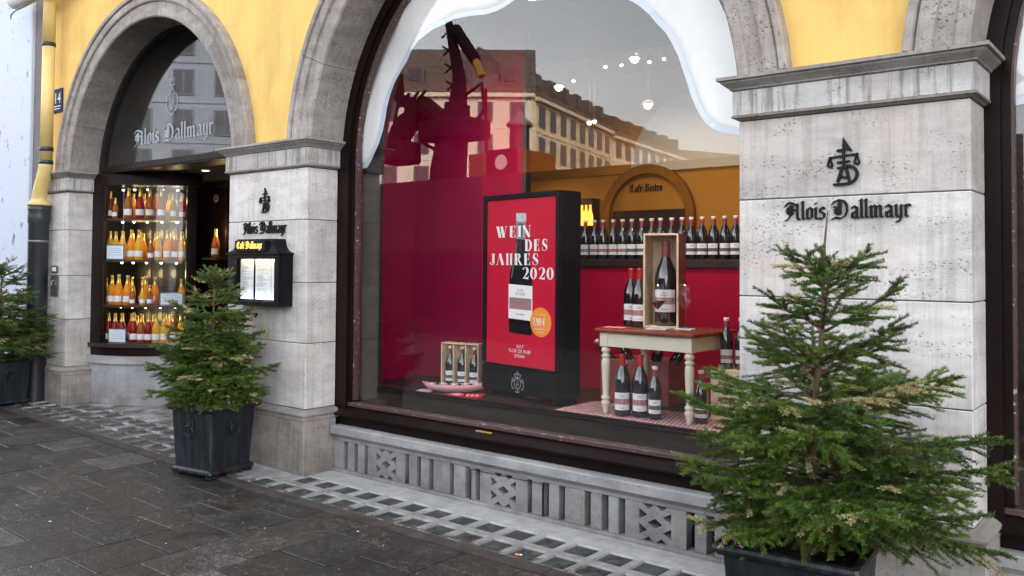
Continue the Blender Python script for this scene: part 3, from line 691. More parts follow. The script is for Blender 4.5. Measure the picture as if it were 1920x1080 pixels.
# pillars
def mould(mb, x0, x1, y1, prof, left=True, right=True, y0=0):
    """moulding profile (out, z) wrapped round front and both returns"""
    n = len(prof); P = []
    for q, z in prof:
        P += [(x0-q if left else x0, y1, z), (x0-q if left else x0, y0-q, z), (x1+q if right else x1, y0-q, z), (x1+q if right else x1, y1, z)]
    mb.add(P, [(i*4+k, i*4+k+1, (i+1)*4+k+1, (i+1)*4+k) for i in range(n-1) for k in range(3)]+[(0, 1, 2, 3)[::-1], tuple((n-1)*4+k for k in range(4))])
def pillar(x0, x1, g0, left=True):
    p = thing_part('pillar'); y1 = YB
    zs = [.485, .985, 1.45, 1.935, 2.337]
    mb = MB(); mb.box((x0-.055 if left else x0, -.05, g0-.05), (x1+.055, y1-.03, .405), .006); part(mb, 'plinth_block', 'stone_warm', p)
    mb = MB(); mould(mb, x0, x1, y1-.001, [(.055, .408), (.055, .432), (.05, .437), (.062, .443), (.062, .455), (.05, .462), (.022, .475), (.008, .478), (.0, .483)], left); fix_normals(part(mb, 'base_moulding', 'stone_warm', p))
    for a, b in zip(zs, zs[1:]):
        mb = MB(); j = .0022; mb.box((x0, 0, a+j), (x1, y1, b-j), .004); part(mb, 'stone_block', 'stone', p)
    mb = MB(); mb.box((x0+.006, .006, .45), (x1-.006, y1-.01, 2.34)); part(mb, 'core', 'joint', p)
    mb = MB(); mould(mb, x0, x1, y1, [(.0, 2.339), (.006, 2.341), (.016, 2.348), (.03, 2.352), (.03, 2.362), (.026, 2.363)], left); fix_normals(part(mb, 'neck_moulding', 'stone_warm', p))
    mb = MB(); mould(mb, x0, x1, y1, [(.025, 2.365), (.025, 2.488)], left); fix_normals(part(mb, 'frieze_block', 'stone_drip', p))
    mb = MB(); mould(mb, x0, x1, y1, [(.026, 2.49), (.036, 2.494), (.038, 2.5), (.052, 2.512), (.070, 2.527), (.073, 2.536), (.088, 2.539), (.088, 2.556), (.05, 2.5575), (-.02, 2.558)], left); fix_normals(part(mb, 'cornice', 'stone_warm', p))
    return p
pillar(-3.52, -2.99, .09); pillar(.0, 1.05, 0); pillar(4.545, 5.605, 0)

# ------------------------------------------------------------------ big shop windows
def arc_pts(cx, r, n=40, a0=0, a1=math.pi): return [(cx+r*math.cos(a0+(a1-a0)*i/n), ZC+r*math.sin(a0+(a1-a0)*i/n)) for i in range(n+1)]
def ring(mb, cx, r0, r1, y0, y1, zb, n=40):
    """flat arched frame with straight legs down to zb"""
    po = [(cx+r1, zb)]+arc_pts(cx, r1, n)+[(cx-r1, zb)]; pi = [(cx+r0, zb)]+arc_pts(cx, r0, n)+[(cx-r0, zb)]
    P = []; m_ = len(po)
    for a, b in zip(po, pi): P += [(a[0], y0, a[1]), (b[0], y0, b[1]), (b[0], y1, b[1]), (a[0], y1, a[1])]
    mb.add(P, [(i*4+k, (i+1)*4+k, (i+1)*4+(k+1) % 4, i*4+(k+1) % 4) for i in range(m_-1) for k in range(4)]+[(0, 1, 2, 3), tuple((m_-1)*4+k for k in (3, 2, 1, 0))])
def shop_window(b, full=True):
    cx, r = b['cx'], b['r']; x0, x1 = cx-r-.06, cx+r+.06
    w = thing_part('window_frame')
    mb = MB(); ring(mb, cx, r-.07, r+.06, YB+.004, YB+.12, .40); part(fixm(mb), 'outer_frame', 'frame', w)
    mb = MB(); ring(mb, cx, r-.105, r-.071, YB+.03, YB+.11, .52); part(fixm(mb), 'bead', 'frame', w)
    mb = MB(); ring(mb, cx, r-.118, r-.106, YB+.045, YB+.10, .535); part(fixm(mb), 'inner_bead', 'worn', w)
    # inner board frame behind the glass
    gi = r-.10
    mb = MB(); yb = .44
    mb.add([(cx-gi-.02, yb, .5), (cx+gi+.02, yb, .5), (cx+gi-.06, yb, .645), (cx-gi+.18, yb, .645)], [(0, 1, 2, 3)])
    mb.box((cx-gi-.02, yb+.002, .5), (cx+gi+.02, yb+.03, .64)); part(mb, 'bottom_board', 'board', w)
    mb = MB()
    for s in (-1, 1):
        xa, xb = cx+s*(gi+.02), cx+s*(gi-(.18 if s < 0 else .06))
        P = [(xa, yb-.001, .501), (xb, yb-.001, .646), (xb, yb-.001, 2.9), (xa, yb-.001, 2.9)]
        mb.add(P if s < 0 else P[::-1], [(0, 1, 2, 3)]); mb.box((min(xa, xb), yb+.001, .5), (max(xa, xb), yb+.03, 2.9))
    part(mb, 'side_board', 'board', w)
    mb = MB(); mb.box((cx-gi+.16, yb-.012, .638), (cx+gi-.16, yb+.02, .652), .003); mb.box((cx-gi+.17, yb-.018, .618), (cx+gi-.17, yb-.002, .63), .002); part(mb, 'sill_nosing', 'frame', w)
    # pane
    mb = MB(); poly = [(cx+gi, .51)]+arc_pts(cx, gi, 40)+[(cx-gi, .51)]
    mb.prism(poly, lambda x, z, d: (x, .372-d, z), .008); part(mb, 'pane', 'glass')
    # rails and ledges
    mb = MB(); mb.box((x0+.05, .315, .488), (x1-.05, .40, .520), .006); part(mb, 'worn_rail', 'worn', w)
    mb = MB(); mb.add([(x0+.03, .235, .440), (x1-.03, .235, .440), (x1-.03, .33, .487), (x0+.03, .33, .487), (x0+.03, .235, .425), (x1-.03, .235, .425), (x1-.03, .33, .42), (x0+.03, .33, .42)], [(0, 1, 2, 3), (0, 4, 5, 1), (4, 7, 6, 5), (0, 3, 7, 4), (1, 5, 6, 2)]); part(mb, 'weather_board', 'frame', w)
    mb = MB(); mb.box((x0+.02, .285, .34), (x1-.02, .36, .424)); part(mb, 'apron_board', 'frame', w)
    return w
def fixm(mb): return mb
winB = shop_window(B); winC = shop_window(Cc)
mb = MB(); mb.box((2.52, .29, .4635), (2.66, .302, .4765), .002); o = part(mb, 'brass_plate', 'foil', winB)

# stone sill and pierced vent grille under the windows
def grille(b, slots, orn, hatch=None):
    gr = thing_part('vent_grille'); x0, x1 = b['x0']+.01, b['x1']-.008; yf = .235
    mb = MB(); mb.box((x0, .190, .287), (x1, .40, .350), .006); part(mb, 'sill_stone', 'stone_grille', gr)
    mb = MB(); mb.add([(x0, .206, .284), (x1, .206, .284), (x1, .226, .262), (x0, .226, .262), (x0, .3, .284), (x1, .3, .284), (x1, .3, .262), (x0, .3, .262)], [(0, 3, 2, 1), (3, 7, 6, 2), (0, 1, 5, 4)]); mb.box((x0, .228, .238), (x1, .30, .262), .003); part(mb, 'sill_moulding', 'stone_grille', gr)
    mb = MB(); mb.box((x0, yf-.02, -.04), (x1, .32, .022), .004); part(mb, 'base_course', 'stone_grille', gr)
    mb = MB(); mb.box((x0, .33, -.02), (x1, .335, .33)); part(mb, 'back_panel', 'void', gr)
    e = [x0]+[q for s in slots for q in s]+[x1]
    for a, c in zip(e[0::2], e[1::2]):
        if any(abs((a+c)/2-(oa+ob)/2) < .12 and c-a > .3 for oa, ob in orn): continue
        if c-a > .2:   # wide panels and the plain ends: one slab
            pass
        dz = rnd.uniform(-.002, .002); off = 0
        mb = MB(); mb.box((a, yf+off+dz, .022), (c, .315, .2385), .003); part(mb, 'stone_slat', 'stone_grille', gr)
    for oa, ob in orn:
        ornament(gr, oa, ob, .022, .2385, yf, hatch and abs(oa-hatch[0]) < .2)
    if hatch:
        a, c = hatch; mb = MB()
        for q in ((a, .018, a+.004, .226), (c-.004, .018, c, .226), (a, .016, c, .019), (a, .223, c, .226)):
            mb.box((q[0], yf-.006, q[1]), (q[2], yf+.01, q[3]))
        part(mb, 'hatch_gap', 'void', gr)  # near-black bars imitate the shade in the gap round the loose hatch
    return gr
def ornament(gr, oa, ob, z0, z1, yf, lower=False):
    w = ob-oa; h = z1-z0; m_ = .26*w
    # central diamond hole plus eight triangular cuts, cut out of a 2-D filled curve
    cu = bpy.data.curves.new('orn', 'CURVE'); cu.dimensions = '2D'; cu.fill_mode = 'BOTH'; cu.extrude = .035
    def sp(pts):
        s = cu.splines.new('POLY'); s.points.add(len(pts)-1)
        for i, (x, z) in enumerate(pts): s.points[i].co = (oa+x*w, z0+z*h, 0, 1)
        s.use_cyclic_u = True
    sp([(0, 0), (1, 0), (1, 1), (0, 1)])
    cxx, l, r_ = .5, .24, .76
    sp([(.5, .37), (.62, .5), (.5, .63), (.38, .5)])
    for s in (0, 1):
        X = lambda q: q if s == 0 else 1-q
        sp([(X(l), .30), (X(l+.11), .185+.0), (X(l), .07)][::1]) if False else None
        sp([(X(l), .56), (X(l+.13), .70), (X(l), .84)]); sp([(X(l), .16), (X(l+.13), .30), (X(l), .44)])
        sp([(X(.30), .985), (X(.48), .985), (X(.39), .86)]); sp([(X(.30), .015), (X(.48), .015), (X(.39), .14)])
    o = bpy.data.objects.new('orn', cu); COL.objects.link(o)
    dg = bpy.context.evaluated_depsgraph_get(); ev = o.evaluated_get(dg); me = bpy.data.meshes.new_from_object(ev)
    bpy.data.objects.remove(o); bpy.data.curves.remove(cu)
    for v in me.vertices: x, z, y = v.co; v.co = (x, yf+.035-y, z)
    me.materials.clear(); me.materials.append(MT['stone_grille'])
    oo = link('pierced_panel', me, gr); loc = Vector((0, 0, 0)); q = gr
    while q: loc += q.location; q = q.parent
    oo.location = -loc; fix_normals(oo)
def sh(x): return x+.0136*(6.39-x)
slots = [(1.149, 1.198), (1.271, 1.316), (1.39, 1.433), (1.837, 1.876), (1.958, 1.996), (2.078, 2.122), (2.28, 2.315), (2.424, 2.464), (2.517, 2.56), (2.966, 3.0), (3.086, 3.137), (3.215, 3.26), (3.408, 3.452), (3.532, 3.578), (3.649, 3.697), (4.096, 4.147), (4.218, 4.266)]
slots = [(sh(a), sh(c)) for a, c in slots]
grille(B, slots, [(slots[2][1], slots[3][0]), (slots[8][1], slots[9][0]), (slots[14][1], slots[15][0])], (sh(2.475), sh(3.09)))
d_ = Cc['cx']-B['cx']
grille(Cc, [(a+d_, c+d_) for a, c in slots], [(slots[i][1]+d_, slots[i+1][0]+d_) for i in (2, 8, 14)])

# white scalloped blinds
EDGE = [(1.065, 2.344), (1.16, 2.347), (1.268, 2.357), (1.32, 2.40), (1.359, 2.456), (1.40, 2.53), (1.435, 2.634), (1.455, 2.73), (1.469, 2.818), (1.50, 2.91), (1.544, 2.992), (1.61, 3.07), (1.688, 3.142), (1.76, 3.21), (1.828, 3.272), (1.90, 3.31), (1.966, 3.338), (2.07, 3.362), (2.17, 3.374), (2.27, 3.370), (2.366, 3.363), (2.46, 3.360), (2.555, 3.364), (2.63, 3.375), (2.703, 3.393), (2.778, 3.412), (2.84, 3.395), (2.906, 3.377), (2.97, 3.366), (3.04, 3.362), (3.14, 3.362), (3.26, 3.372), (3.38, 3.365), (3.50, 3.32), (3.611, 3.254), (3.67, 3.22), (3.726, 3.179), (3.79, 3.12), (3.844, 3.05), (3.894, 2.99), (3.934, 2.919), (3.974, 2.84), (4.005, 2.752), (4.035, 2.67), (4.061, 2.589), (4.092, 2.52), (4.132, 2.456), (4.170, 2.415), (4.213, 2.383), (4.27, 2.355), (4.333, 2.341), (4.42, 2.335), (4.585, 2.335)]
def blind(b, label):
    dx = b['cx']-2.825; cx = 2.825; r = 1.70; t = thing('window_blind', label, 'blind', (b['cx'], .412, 3.0), 0, 'scalloped blinds in the arched windows')
    def outer(i, x, z):
        a = math.atan2(z-2.25, x-cx); return cx+r*math.cos(a), ZC+r*math.sin(a)
    n = len(EDGE); C3 = (cx, 2.9)
    body = MB(); hem = MB(); body.smooth = True; rows = 8
    ys = lambda x, v: .412+.016*math.sin(x*13+v*2)+.005*math.sin(x*31-v*3)
    up_ = [0]*n
    P = []; H = []
    for i, (x, z) in enumerate(EDGE):
        x0_, z0_ = EDGE[max(i-1, 0)]; x1_, z1_ = EDGE[min(i+1, n-1)]; tx, tz = x1_-x0_, z1_-z0_; l = math.hypot(tx, tz); nx, nz = -tz/l, tx/l
        hx, hz = x+nx*.035, z+nz*.035
        if i == 0: hx = x
        if i == n-1: hx = x
        ox, oz = outer(i, x, z)
        if z < 2.5 or x < 1.5 or x > 4.2:
            f = i/(n-1); 
        for j in range(rows+1):
            v = j/rows; xx = hx+(ox-hx)*v; zz = hz+(oz-hz)*v; P.append((xx+dx, ys(xx, v), zz))
        H += [(x+dx, ys(x, 0)-.002, z), (hx+dx, ys(hx, 0)-.002, hz)]
    k = rows+1
    body.add(P, [(i*k+j, (i+1)*k+j, (i+1)*k+j+1, i*k+j+1) for i in range(n-1) for j in range(rows)])
    hem.add(H, [(i*2, (i+1)*2, (i+1)*2+1, i*2+1) for i in range(n-1)])
    for mb, nm, m_ in ((body, 'fabric', 'fabric'), (hem, 'hem', 'hem')):
        o = mb.build(nm, m_, t); o.location = -Vector(t.location); so = o.modifiers.new('s', 'SOLIDIFY'); so.thickness = .002
blind(B, 'white scalloped fabric blind hanging in the arch above the wine display')
blind(Cc, 'white scalloped fabric blind in the arched window at the right edge')

# ------------------------------------------------------------------ wine display behind the big window
FZ = .64
mb = MB(); mb.box((1.1, .45, .56), (5.4, 1.55, FZ)); part(mb, 'display_floor', 'darkwood')
mb = MB(); mb.box((4.56, .33, .35), (5.58, 1.5, 4.3)); part(mb, 'inner_pier', 'ochre')
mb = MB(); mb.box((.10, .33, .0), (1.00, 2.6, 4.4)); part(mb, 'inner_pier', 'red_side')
# crimson panel at the back left
pn = thing('crimson_partition', 'tall crimson partition panel behind the black light box', 'partition', (1.6, 1.2, FZ))
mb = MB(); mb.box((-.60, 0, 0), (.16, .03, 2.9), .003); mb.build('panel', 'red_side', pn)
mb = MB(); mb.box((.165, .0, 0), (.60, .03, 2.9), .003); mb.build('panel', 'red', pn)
mb = MB(); mb.box((.605, -.02, 0), (.64, .05, 2.9), .004); mb.build('edge_post', 'darkwood', pn)
# low crimson partition carrying the bottle shelf
lp = thing('low_partition', 'low crimson partition with a dark wooden shelf carrying a row of wine bottles', 'partition', (3.2, 1.5, FZ))
mb = MB(); mb.box((-1.1, 0, 0), (1.3, .04, .945), .003); mb.build('panel', 'red', lp)
mb = MB(); mb.box((-1.1, -.02, .946), (1.3, .19, 1.005), .004); mb.build('shelf_board', 'darkwood', lp)

# bottles
def bottle_profile(kind):
    if kind == 'wine': return [(0, 0), (.036, 0), (.0405, .006), (.0405, .165), (.039, .18), (.033, .205), (.0235, .228), (.0165, .244), (.0145, .252), (.0142, .30), (0, .301)]
    return [(0, 0), (.038, 0), (.0435, .006), (.0435, .135), (.041, .155), (.033, .19), (.022, .225), (.0165, .25), (.0150, .29), (.0160, .293), (.0150, .312), (0, .313)]
mesh_cache = {}
def make_bottle(kind, body, cap, band, s, lab, top=None, labh=(.055, .125), bandh=None):
    """prototype meshes: body, capsule, cap top, label, band, print"""
    key = (kind, body, cap, band, s, top, labh, bandh)
    if key in mesh_cache: return mesh_cache[key]
    parts = []
    P = [(r*s, z*s) for r, z in bottle_profile(kind)]
    mb = MB(); mb.smooth = True; mb.lathe(P, n=20); parts.append(('body', mb.mesh('bottle_body', body), None))
    if kind == 'wine':
        mb = MB(); mb.smooth = True; mb.lathe([(.0150*s, .246*s), (.0155*s, .25*s), (.0152*s, .292*s)], n=16); parts.append(('capsule', mb.mesh('capsule', cap), None))
        if top:
            mb = MB(); mb.smooth = True; mb.lathe([(.0152*s, .288*s), (.0175*s, .291*s), (.0178*s, .306*s), (.0165*s, .309*s), (0, .3095*s)], n=16); parts.append(('cap_top', mb.mesh('cap_top', top), None))
        else:
            mb = MB(); mb.smooth = True; mb.lathe([(.0152*s, .290*s), (.0165*s, .293*s), (.0165*s, .303*s), (.0150*s, .307*s), (0, .3075*s)], n=16); parts.append(('cap_top', mb.mesh('cap_top', cap), None))
        rr = .0409*s
    else:
        mb = MB(); mb.smooth = True; mb.lathe([(.0225*s, .226*s), (.0172*s, .25*s), (.0158*s, .289*s), (.0170*s, .292*s), (.0160*s, .314*s), (0, .316*s)], n=16); parts.append(('foil_capsule', mb.mesh('foil', cap), None))
        rr = .0439*s
    a = R(62); lo, hi = labh
    # label faces -y (a0 = -90 deg)
    mb = MB(); mb.smooth = True; mb.lathe([(rr, lo*s), (rr, hi*s)], n=14, a0=-math.pi/2-a, a1=-math.pi/2+a); parts.append(('label', mb.mesh('label', lab), None))
    if band:
        b0, b1 = bandh
        mb = MB(); mb.smooth = True; mb.lathe([(rr+.0006, b0*s), (rr+.0006, b1*s)], n=14, a0=-math.pi/2-a*.96, a1=-math.pi/2+a*.96); parts.append(('label_band', mb.mesh('band', band), None))
        mb = MB()
        for zz, ww in ((hi-.012, .28), (hi-.02, .34), (lo+.010, .3)):
            mb.lathe([(rr+.0006, (zz-.0016)*s), (rr+.0006, (zz+.0016)*s)], n=5, a0=-math.pi/2-ww, a1=-math.pi/2+ww)
        parts.append(('label_print', mb.mesh('label_print', 'print_light'), None))
    mesh_cache[key] = parts; return parts
def put_bottle(parts, loc, rz, label, group=None, cat='wine bottle', name='wine_bottle', tilt=None):
    t = thing(name, label, cat, loc, rz, group)
    if tilt: t.rotation_euler = tilt
    for nm, me, _ in parts: link(nm, me, t)
    return t
def face(x, y): return math.atan2(camx*1.0-x, -(camy-y))*0.0+rnd.uniform(-.12, .12)
WINE = lambda band, s=1.0, lh=(.035, .115), bh=(.057, .082): make_bottle('wine', 'winebody', 'capsule', band, s, 'label', 'captop', lh, bh)
MAG = make_bottle('wine', 'winebody', 'capred', 'band_red', 1.27, 'label', None, (.032, .118), (.060, .088))
std = WINE('band_dark'); stdr = WINE('band_red')
# shelf row: 18 bottles
us = 18; xs0, xs1 = 2.50, 4.0
for i in range(us):
    x = 2.475+i*.0842; 
    kind = WINE('band_red' if i in (1, 2, 3, 4, 5) else 'band_dark', 1.0)
    put_bottle(kind, (x+rnd.uniform(-.006, .006), 1.56+rnd.uniform(-.008, .008), FZ+1.006), .35+rnd.uniform(-.3, .25), 'red wine bottle on the back shelf, %s from the left in its row' % ORD[i], 'row of wine bottles on the back shelf')
# black light box with the poster
lbx = thing('poster_light_box', 'tall black framed light box showing the crimson wine poster', 'display stand', (2.178, .757, FZ), math.atan2(-.18135, .98342))
LW, LH = .822, 1.47
mb = MB()
mb.box((0, .012, .05), (LW, .205, LH), .004); mb.build('cabinet', 'black_metal', lbx)
mb = MB(); mb.box((.0, -.012, .24), (.04, .011, LH), .004); mb.box((LW-.035, -.012, .24), (LW, .011, LH), .004); mb.box((.041, -.012, LH-.038), (LW-.036, .011, LH), .004); mb.box((.041, -.012, .222), (LW-.036, .011, .238), .004); mb.build('frame', 'black_metal', lbx)
mb = MB(); mb.box((0, -.008, .045), (LW, .011, .221), .004); mb.build('base_panel', 'black_metal', lbx)
mb = MB(); [mb.box((q, .02, 0), (q+.05, .2, .044), .004) for q in (.03, LW-.08)]; mb.build('foot', 'black_metal', lbx)
mb = MB(); mb.box((.041, .001, .239), (LW-.036, .0115, LH-.039)); pst = mb.build('poster', 'poster', lbx)
TL = lambda x, z, d: (x, -.0002-d, z-FZ)
def flat(name, poly, m, d, par=None): mb = MB(); mb.prism(poly, TL, d); return mb.build(name, m, par or pst)
# printed bottle
bp_ = [(.298, 1.120), (.305, 1.112), (.535, 1.104), (.545, 1.115), (.546, 1.46), (.542, 1.53), (.520, 1.62), (.490, 1.70), (.475, 1.775), (.372, 1.784), (.362, 1.70), (.335, 1.62), (.305, 1.54), (.298, 1.46)]
flat('printed_bottle', bp_, 'winebody', .0008)
flat('bottle_neck', [(.374, 1.786), (.472, 1.778), (.472, 1.905), (.374, 1.911)], 'silver_dark', .0010)
flat('neck_pattern', [(.390, 1.79), (.456, 1.785), (.456, 1.893), (.390, 1.898)], 'band_dark', .0013)
flat('bottle_cap', [(.368, 1.912), (.478, 1.905), (.476, 1.965), (.372, 1.970)], 'silver', .0014)
flat('bottle_highlight', [(.315, 1.50), (.325, 1.50), (.372, 1.66), (.382, 1.76), (.376, 1.76), (.350, 1.66)], 'steel', .0011)
lb_ = flat('bottle_label', [(.292, 1.214), (.548, 1.205), (.548, 1.450), (.292, 1.460)], 'white_ink', .0011)
flat('label_pattern', [(.302, 1.284), (.538, 1.278), (.538, 1.360), (.302, 1.366)], 'band_red', .0014)
small_text('FLOR', pst, .42, 1.408, .028, lambda x, z, d: TL(x, z, .0014), 'print'); small_text('DE RUBÍ', pst, .42, 1.382, .028, lambda x, z, d: TL(x, z, .0014), 'print')
flat('label_small_print', [(.375, 1.243), (.465, 1.241), (.465, 1.249), (.375, 1.251)], 'print_light', .0014)
flat('badge', arc(.636, 1.202, .107, .102, 0, 350, 34), 'orange', .0018)
TP = lambda off: (lambda x, z, d: TL(x, z, d+off))
HL = .06
didone('7,90 €', pst, .556, 1.180, .050, TP(.0019), 'white_ink', 1.0, name='price_lettering', each=False, hs=.72)
small_text('0,75 L FLASCHE', pst, .636, 1.248, .017, TP(.0019), 'white_ink'); small_text('GRUNDPREIS 1 L', pst, .636, 1.148, .017, TP(.0019), 'white_ink'); small_text('10,53 EUR', pst, .636, 1.128, .015, TP(.0019), 'white_ink')
HL = .05
didone('WEIN', pst, .150, 1.796, .082, TP(.002), 'white_ink', 1.12, hs=1.28)
didone('DES', pst, .466, 1.696, .082, TP(.002), 'white_ink', 1.14, hs=1.12)
didone('JAHRES', pst, .078, 1.597, .082, TP(.002), 'white_ink', 1.12, hs=1.22)
didone('2020', pst, .440, 1.497, .085, TP(.002), 'white_ink', 1.1, hs=1.18)
small_text('2017', pst, .420, 1.006, .034, TP(.001), 'white_ink', sp=1.15); small_text('FLOR DE RUBÍ', pst, .418, .973, .034, TP(.001), 'white_ink', sp=1.1); small_text('SYRAH', pst, .416, .938, .034, TP(.001), 'white_ink', sp=1.1)
# crowned monogram on the base
mb = MB(); T0 = lambda x, z, d: (x, -.0082-d, z-FZ); k0 = [0]
cxm = .405
for pts in ([(cxm-.03, .80), (cxm-.035, .815), (cxm, .832), (cxm+.035, .815), (cxm+.03, .80), (cxm-.03, .80)], [(cxm, .832), (cxm, .845)], [(cxm-.005, .84), (cxm+.005, .84)], arc(cxm-.016, .808, .014, .016, 0, 180, 6), arc(cxm+.016, .808, .014, .016, 0, 180, 6),
            arc(cxm, .755, .036, .038, 60, 300, 10), arc(cxm, .755, .036, .038, -120, 120, 10), [(cxm-.015, .73), (cxm, .79), (cxm+.015, .73)], [(cxm-.01, .75), (cxm+.01, .75)],
            arc(cxm-.045, .745, .02, .03, 60, 290, 8), arc(cxm+.045, .745, .02, .03, -110, 120, 8), arc(cxm-.045, .775, .015, .014, 0, 250, 8), arc(cxm+.045, .775, .015, .014, -70, 180, 8), arc(cxm, .705, .02, .014, 180, 360, 6), [(cxm, .715), (cxm, .69)]):
    vstroke(mb, pts, .0045, T0, .0006)
mb.build('crowned_monogram', 'print_light', lbx)

# turned leg table
tb = thing('display_table', 'cream painted table with turned legs and a reddish wooden top', 'table', (3.299, .585, FZ), R(-2))
TW, TD, TH = .70, .56, .55
mb = MB(); mb.box((-.01, -.01, TH-.022), (TW+.01, TD+.01, TH), .005); mb.build('table_top', 'mahog', tb)
mb = MB(); 
for a, b in (((.05, .022, TH-.115), (TW-.05, .040, TH-.0225)), ((.05, TD-.04, TH-.115), (TW-.05, TD-.022, TH-.0225)), ((.022, .05, TH-.115), (.040, TD-.05, TH-.0225)), ((TW-.04, .05, TH-.115), (TW-.022, TD-.05, TH-.0225))): mb.box(a, b, .002)
mb.build('apron', 'cream', tb)
lp_ = [(0, 0), (.014, 0), (.017, .012), (.024, .05), (.030, .066), (.030, .078), (.022, .085), (.024, .09), (.030, .10), (.030, .108), (.022, .115), (.020, .125), (.024, .20), (.0285, .30), (.0285, .34), (.024, .352), (.019, .356), (.026, .364), (.031, .372), (.026, .380), (.019, .386), (.024, .394), (.031, .404), (.031, .412), (.024, .422), (.021, .428), (.025, .4335)]
lm_ = MB(); lm_.smooth = True; lm_.lathe(lp_, n=18); lm_.smooth = False; lm_.box((-.030, -.030, .434), (.030, .030, TH-.023), .003); lmm = lm_.mesh('table_leg', 'cream')
for x in (.045, TW-.045):
    for y in (.045, TD-.045): link('leg', lmm, tb, loc=(x, y, 0))
TZ = FZ+TH+.001
put_bottle(MAG, (3.352, .93, TZ), .45, 'magnum with a red cap on the table, the left one beside the wooden box', 'red capped magnums', 'wine bottle')
put_bottle(MAG, (3.443, .885, TZ), .45, 'magnum with a red cap on the table, touching the open wooden box', 'red capped magnums', 'wine bottle')
# tall open wooden box with large bottle
bxr = R(14)
tbx = thing('wooden_bottle_box', 'tall open wooden box with a red stained side standing on the table', 'wooden box', (3.495, .845, TZ), bxr)
bw, bd, bh = .235, .20, .62
mb = MB(); mb.box((0, 0, 0), (.012, bd, bh), .001); mb.build('side_panel', 'pine', tbx)
mb = MB(); mb.box((bw-.012, .004, .0), (bw, bd, bh), .001); mb.build('side_panel', 'pine_red', tbx)
mb = MB(); mb.box((.0125, 0, .0), (bw-.0125, bd-.01, .012), .001); mb.build('bottom_panel', 'pine', tbx)
mb = MB(); mb.box((.0125, 0, bh-.012), (bw-.0125, bd-.01, bh), .001); mb.build('top_panel', 'pine', tbx)
mb = MB(); mb.box((.0125, bd-.009, .0), (bw-.0125, bd, bh), .001); mb.build('back_panel', 'pine', tbx)
mb = MB(); mb.box((bw-.0122, -.001, 0), (bw+.0002, .0038, bh)); mb.build('front_edge', 'pine', tbx)
big = make_bottle('wine', 'winebody', 'capsule', 'band_red', 1.83, 'label', None, (.050, .130), (.078, .102))
c_, s_ = math.cos(bxr), math.sin(bxr)
put_bottle(big, (3.495+.128*c_-.095*s_, .845+.128*s_+.095*c_, TZ+.013), .35, 'very large wine bottle standing inside the tall wooden box', None, 'wine bottle')
def wine_glass(x, y, label, wine):
    t = thing('wine_glass', label, 'wine glass', (x, y, TZ+.007), 0, 'wine glasses on the table')
    mb = MB(); mb.smooth = True; mb.lathe([(0, .0), (.038, .001), (.006, .006), (.0035, .02), (.0035, .105), (.008, .115), (.034, .15), (.050, .172), (.051, .18), (.045, .22), (.036, .285), (.0352, .285), (.044, .22), (.0495, .18), (.033, .152), (.0, .116)], n=26); mb.build('glass_bowl', 'glass_thin', t)
    if wine:
        mb = MB(); mb.smooth = True; mb.lathe([(0, .1175), (.0335, .153), (.0488, .175), (.0, .1755)], n=24); mb.build('wine', 'rose', t)
wine_glass(3.640, .78, 'wine glass holding dark red wine in front of the wooden box', True)
wine_glass(3.775, .90, 'empty wine glass at the right of the red stained wooden box', False)
def slab(name, label, cat, x, y, z, w, d, h, rz, m, group=None, extra=None):
    t = thing(name, label, cat, (x, y, z), rz, group); mb = MB(); mb.box((-w/2, -d/2, 0), (w/2, d/2, h)); mb.build('sheet', m, t)
    if extra: extra(t)
    return t
slab('paper_coaster', 'square paper mat under the filled wine glass', 'coaster', 3.64, .78, TZ, .13, .09, .005, .2, 'label')
slab('paper_coaster', 'square paper mat under the empty wine glass', 'coaster', 3.775, .90, TZ, .11, .09, .005, .1, 'label')
def napprint(t):
    mb = MB(); [mb.box((-.07+.05*i, -.05, .0032), (-.05+.05*i, .05, .0036)) for i in range(3)]; mb.build('print', 'label', t)
slab('folded_leaflet', 'red printed leaflet lying on the left of the table top', 'leaflet', 3.38, .70, TZ, .20, .13, .003, .1, 'poster', None, napprint)
# floor bottles
put_bottle(MAG, (3.482, .610, FZ+.004), .45, 'red capped magnum on the floor cloth beside the front left table leg', 'red capped magnums', 'wine bottle')
put_bottle(MAG, (3.592, .645, FZ+.004), .45, 'red capped magnum on the floor cloth, right one of the pair under the table', 'red capped magnums', 'wine bottle')
put_bottle(WINE('band_dark', 1.06), (3.700, .640, FZ+.004), .45, 'pale capped wine bottle on the floor right of the two magnums', None, 'wine bottle')
put_bottle(WINE('band_dark', 1.06), (3.388, .80, FZ+.004), .45, 'pale capped wine bottle half hidden behind the left floor magnum', None, 'wine bottle')
put_bottle(WINE('band_dark', 1.04), (3.985, .70, FZ+.004), .45, 'wine bottle on the floor right of the front right table leg', None, 'wine bottle')
# floor cloth (two pieces)
def cloth(label, pts, z):
    t = thing('woven_cloth', label, 'cloth', (pts[0][0], pts[0][1], z)); mb = MB(); mb.prism([(p[0]-pts[0][0], p[1]-pts[0][1]) for p in pts], lambda x, y, d: (x, y, d), .003); fix_normals(mb.build('sheet', 'cloth', t))
cloth('red and white woven cloth spread on the display floor under the table', [(3.02, .47), (4.4, .47), (4.4, .95), (3.02, 1.0)], FZ)
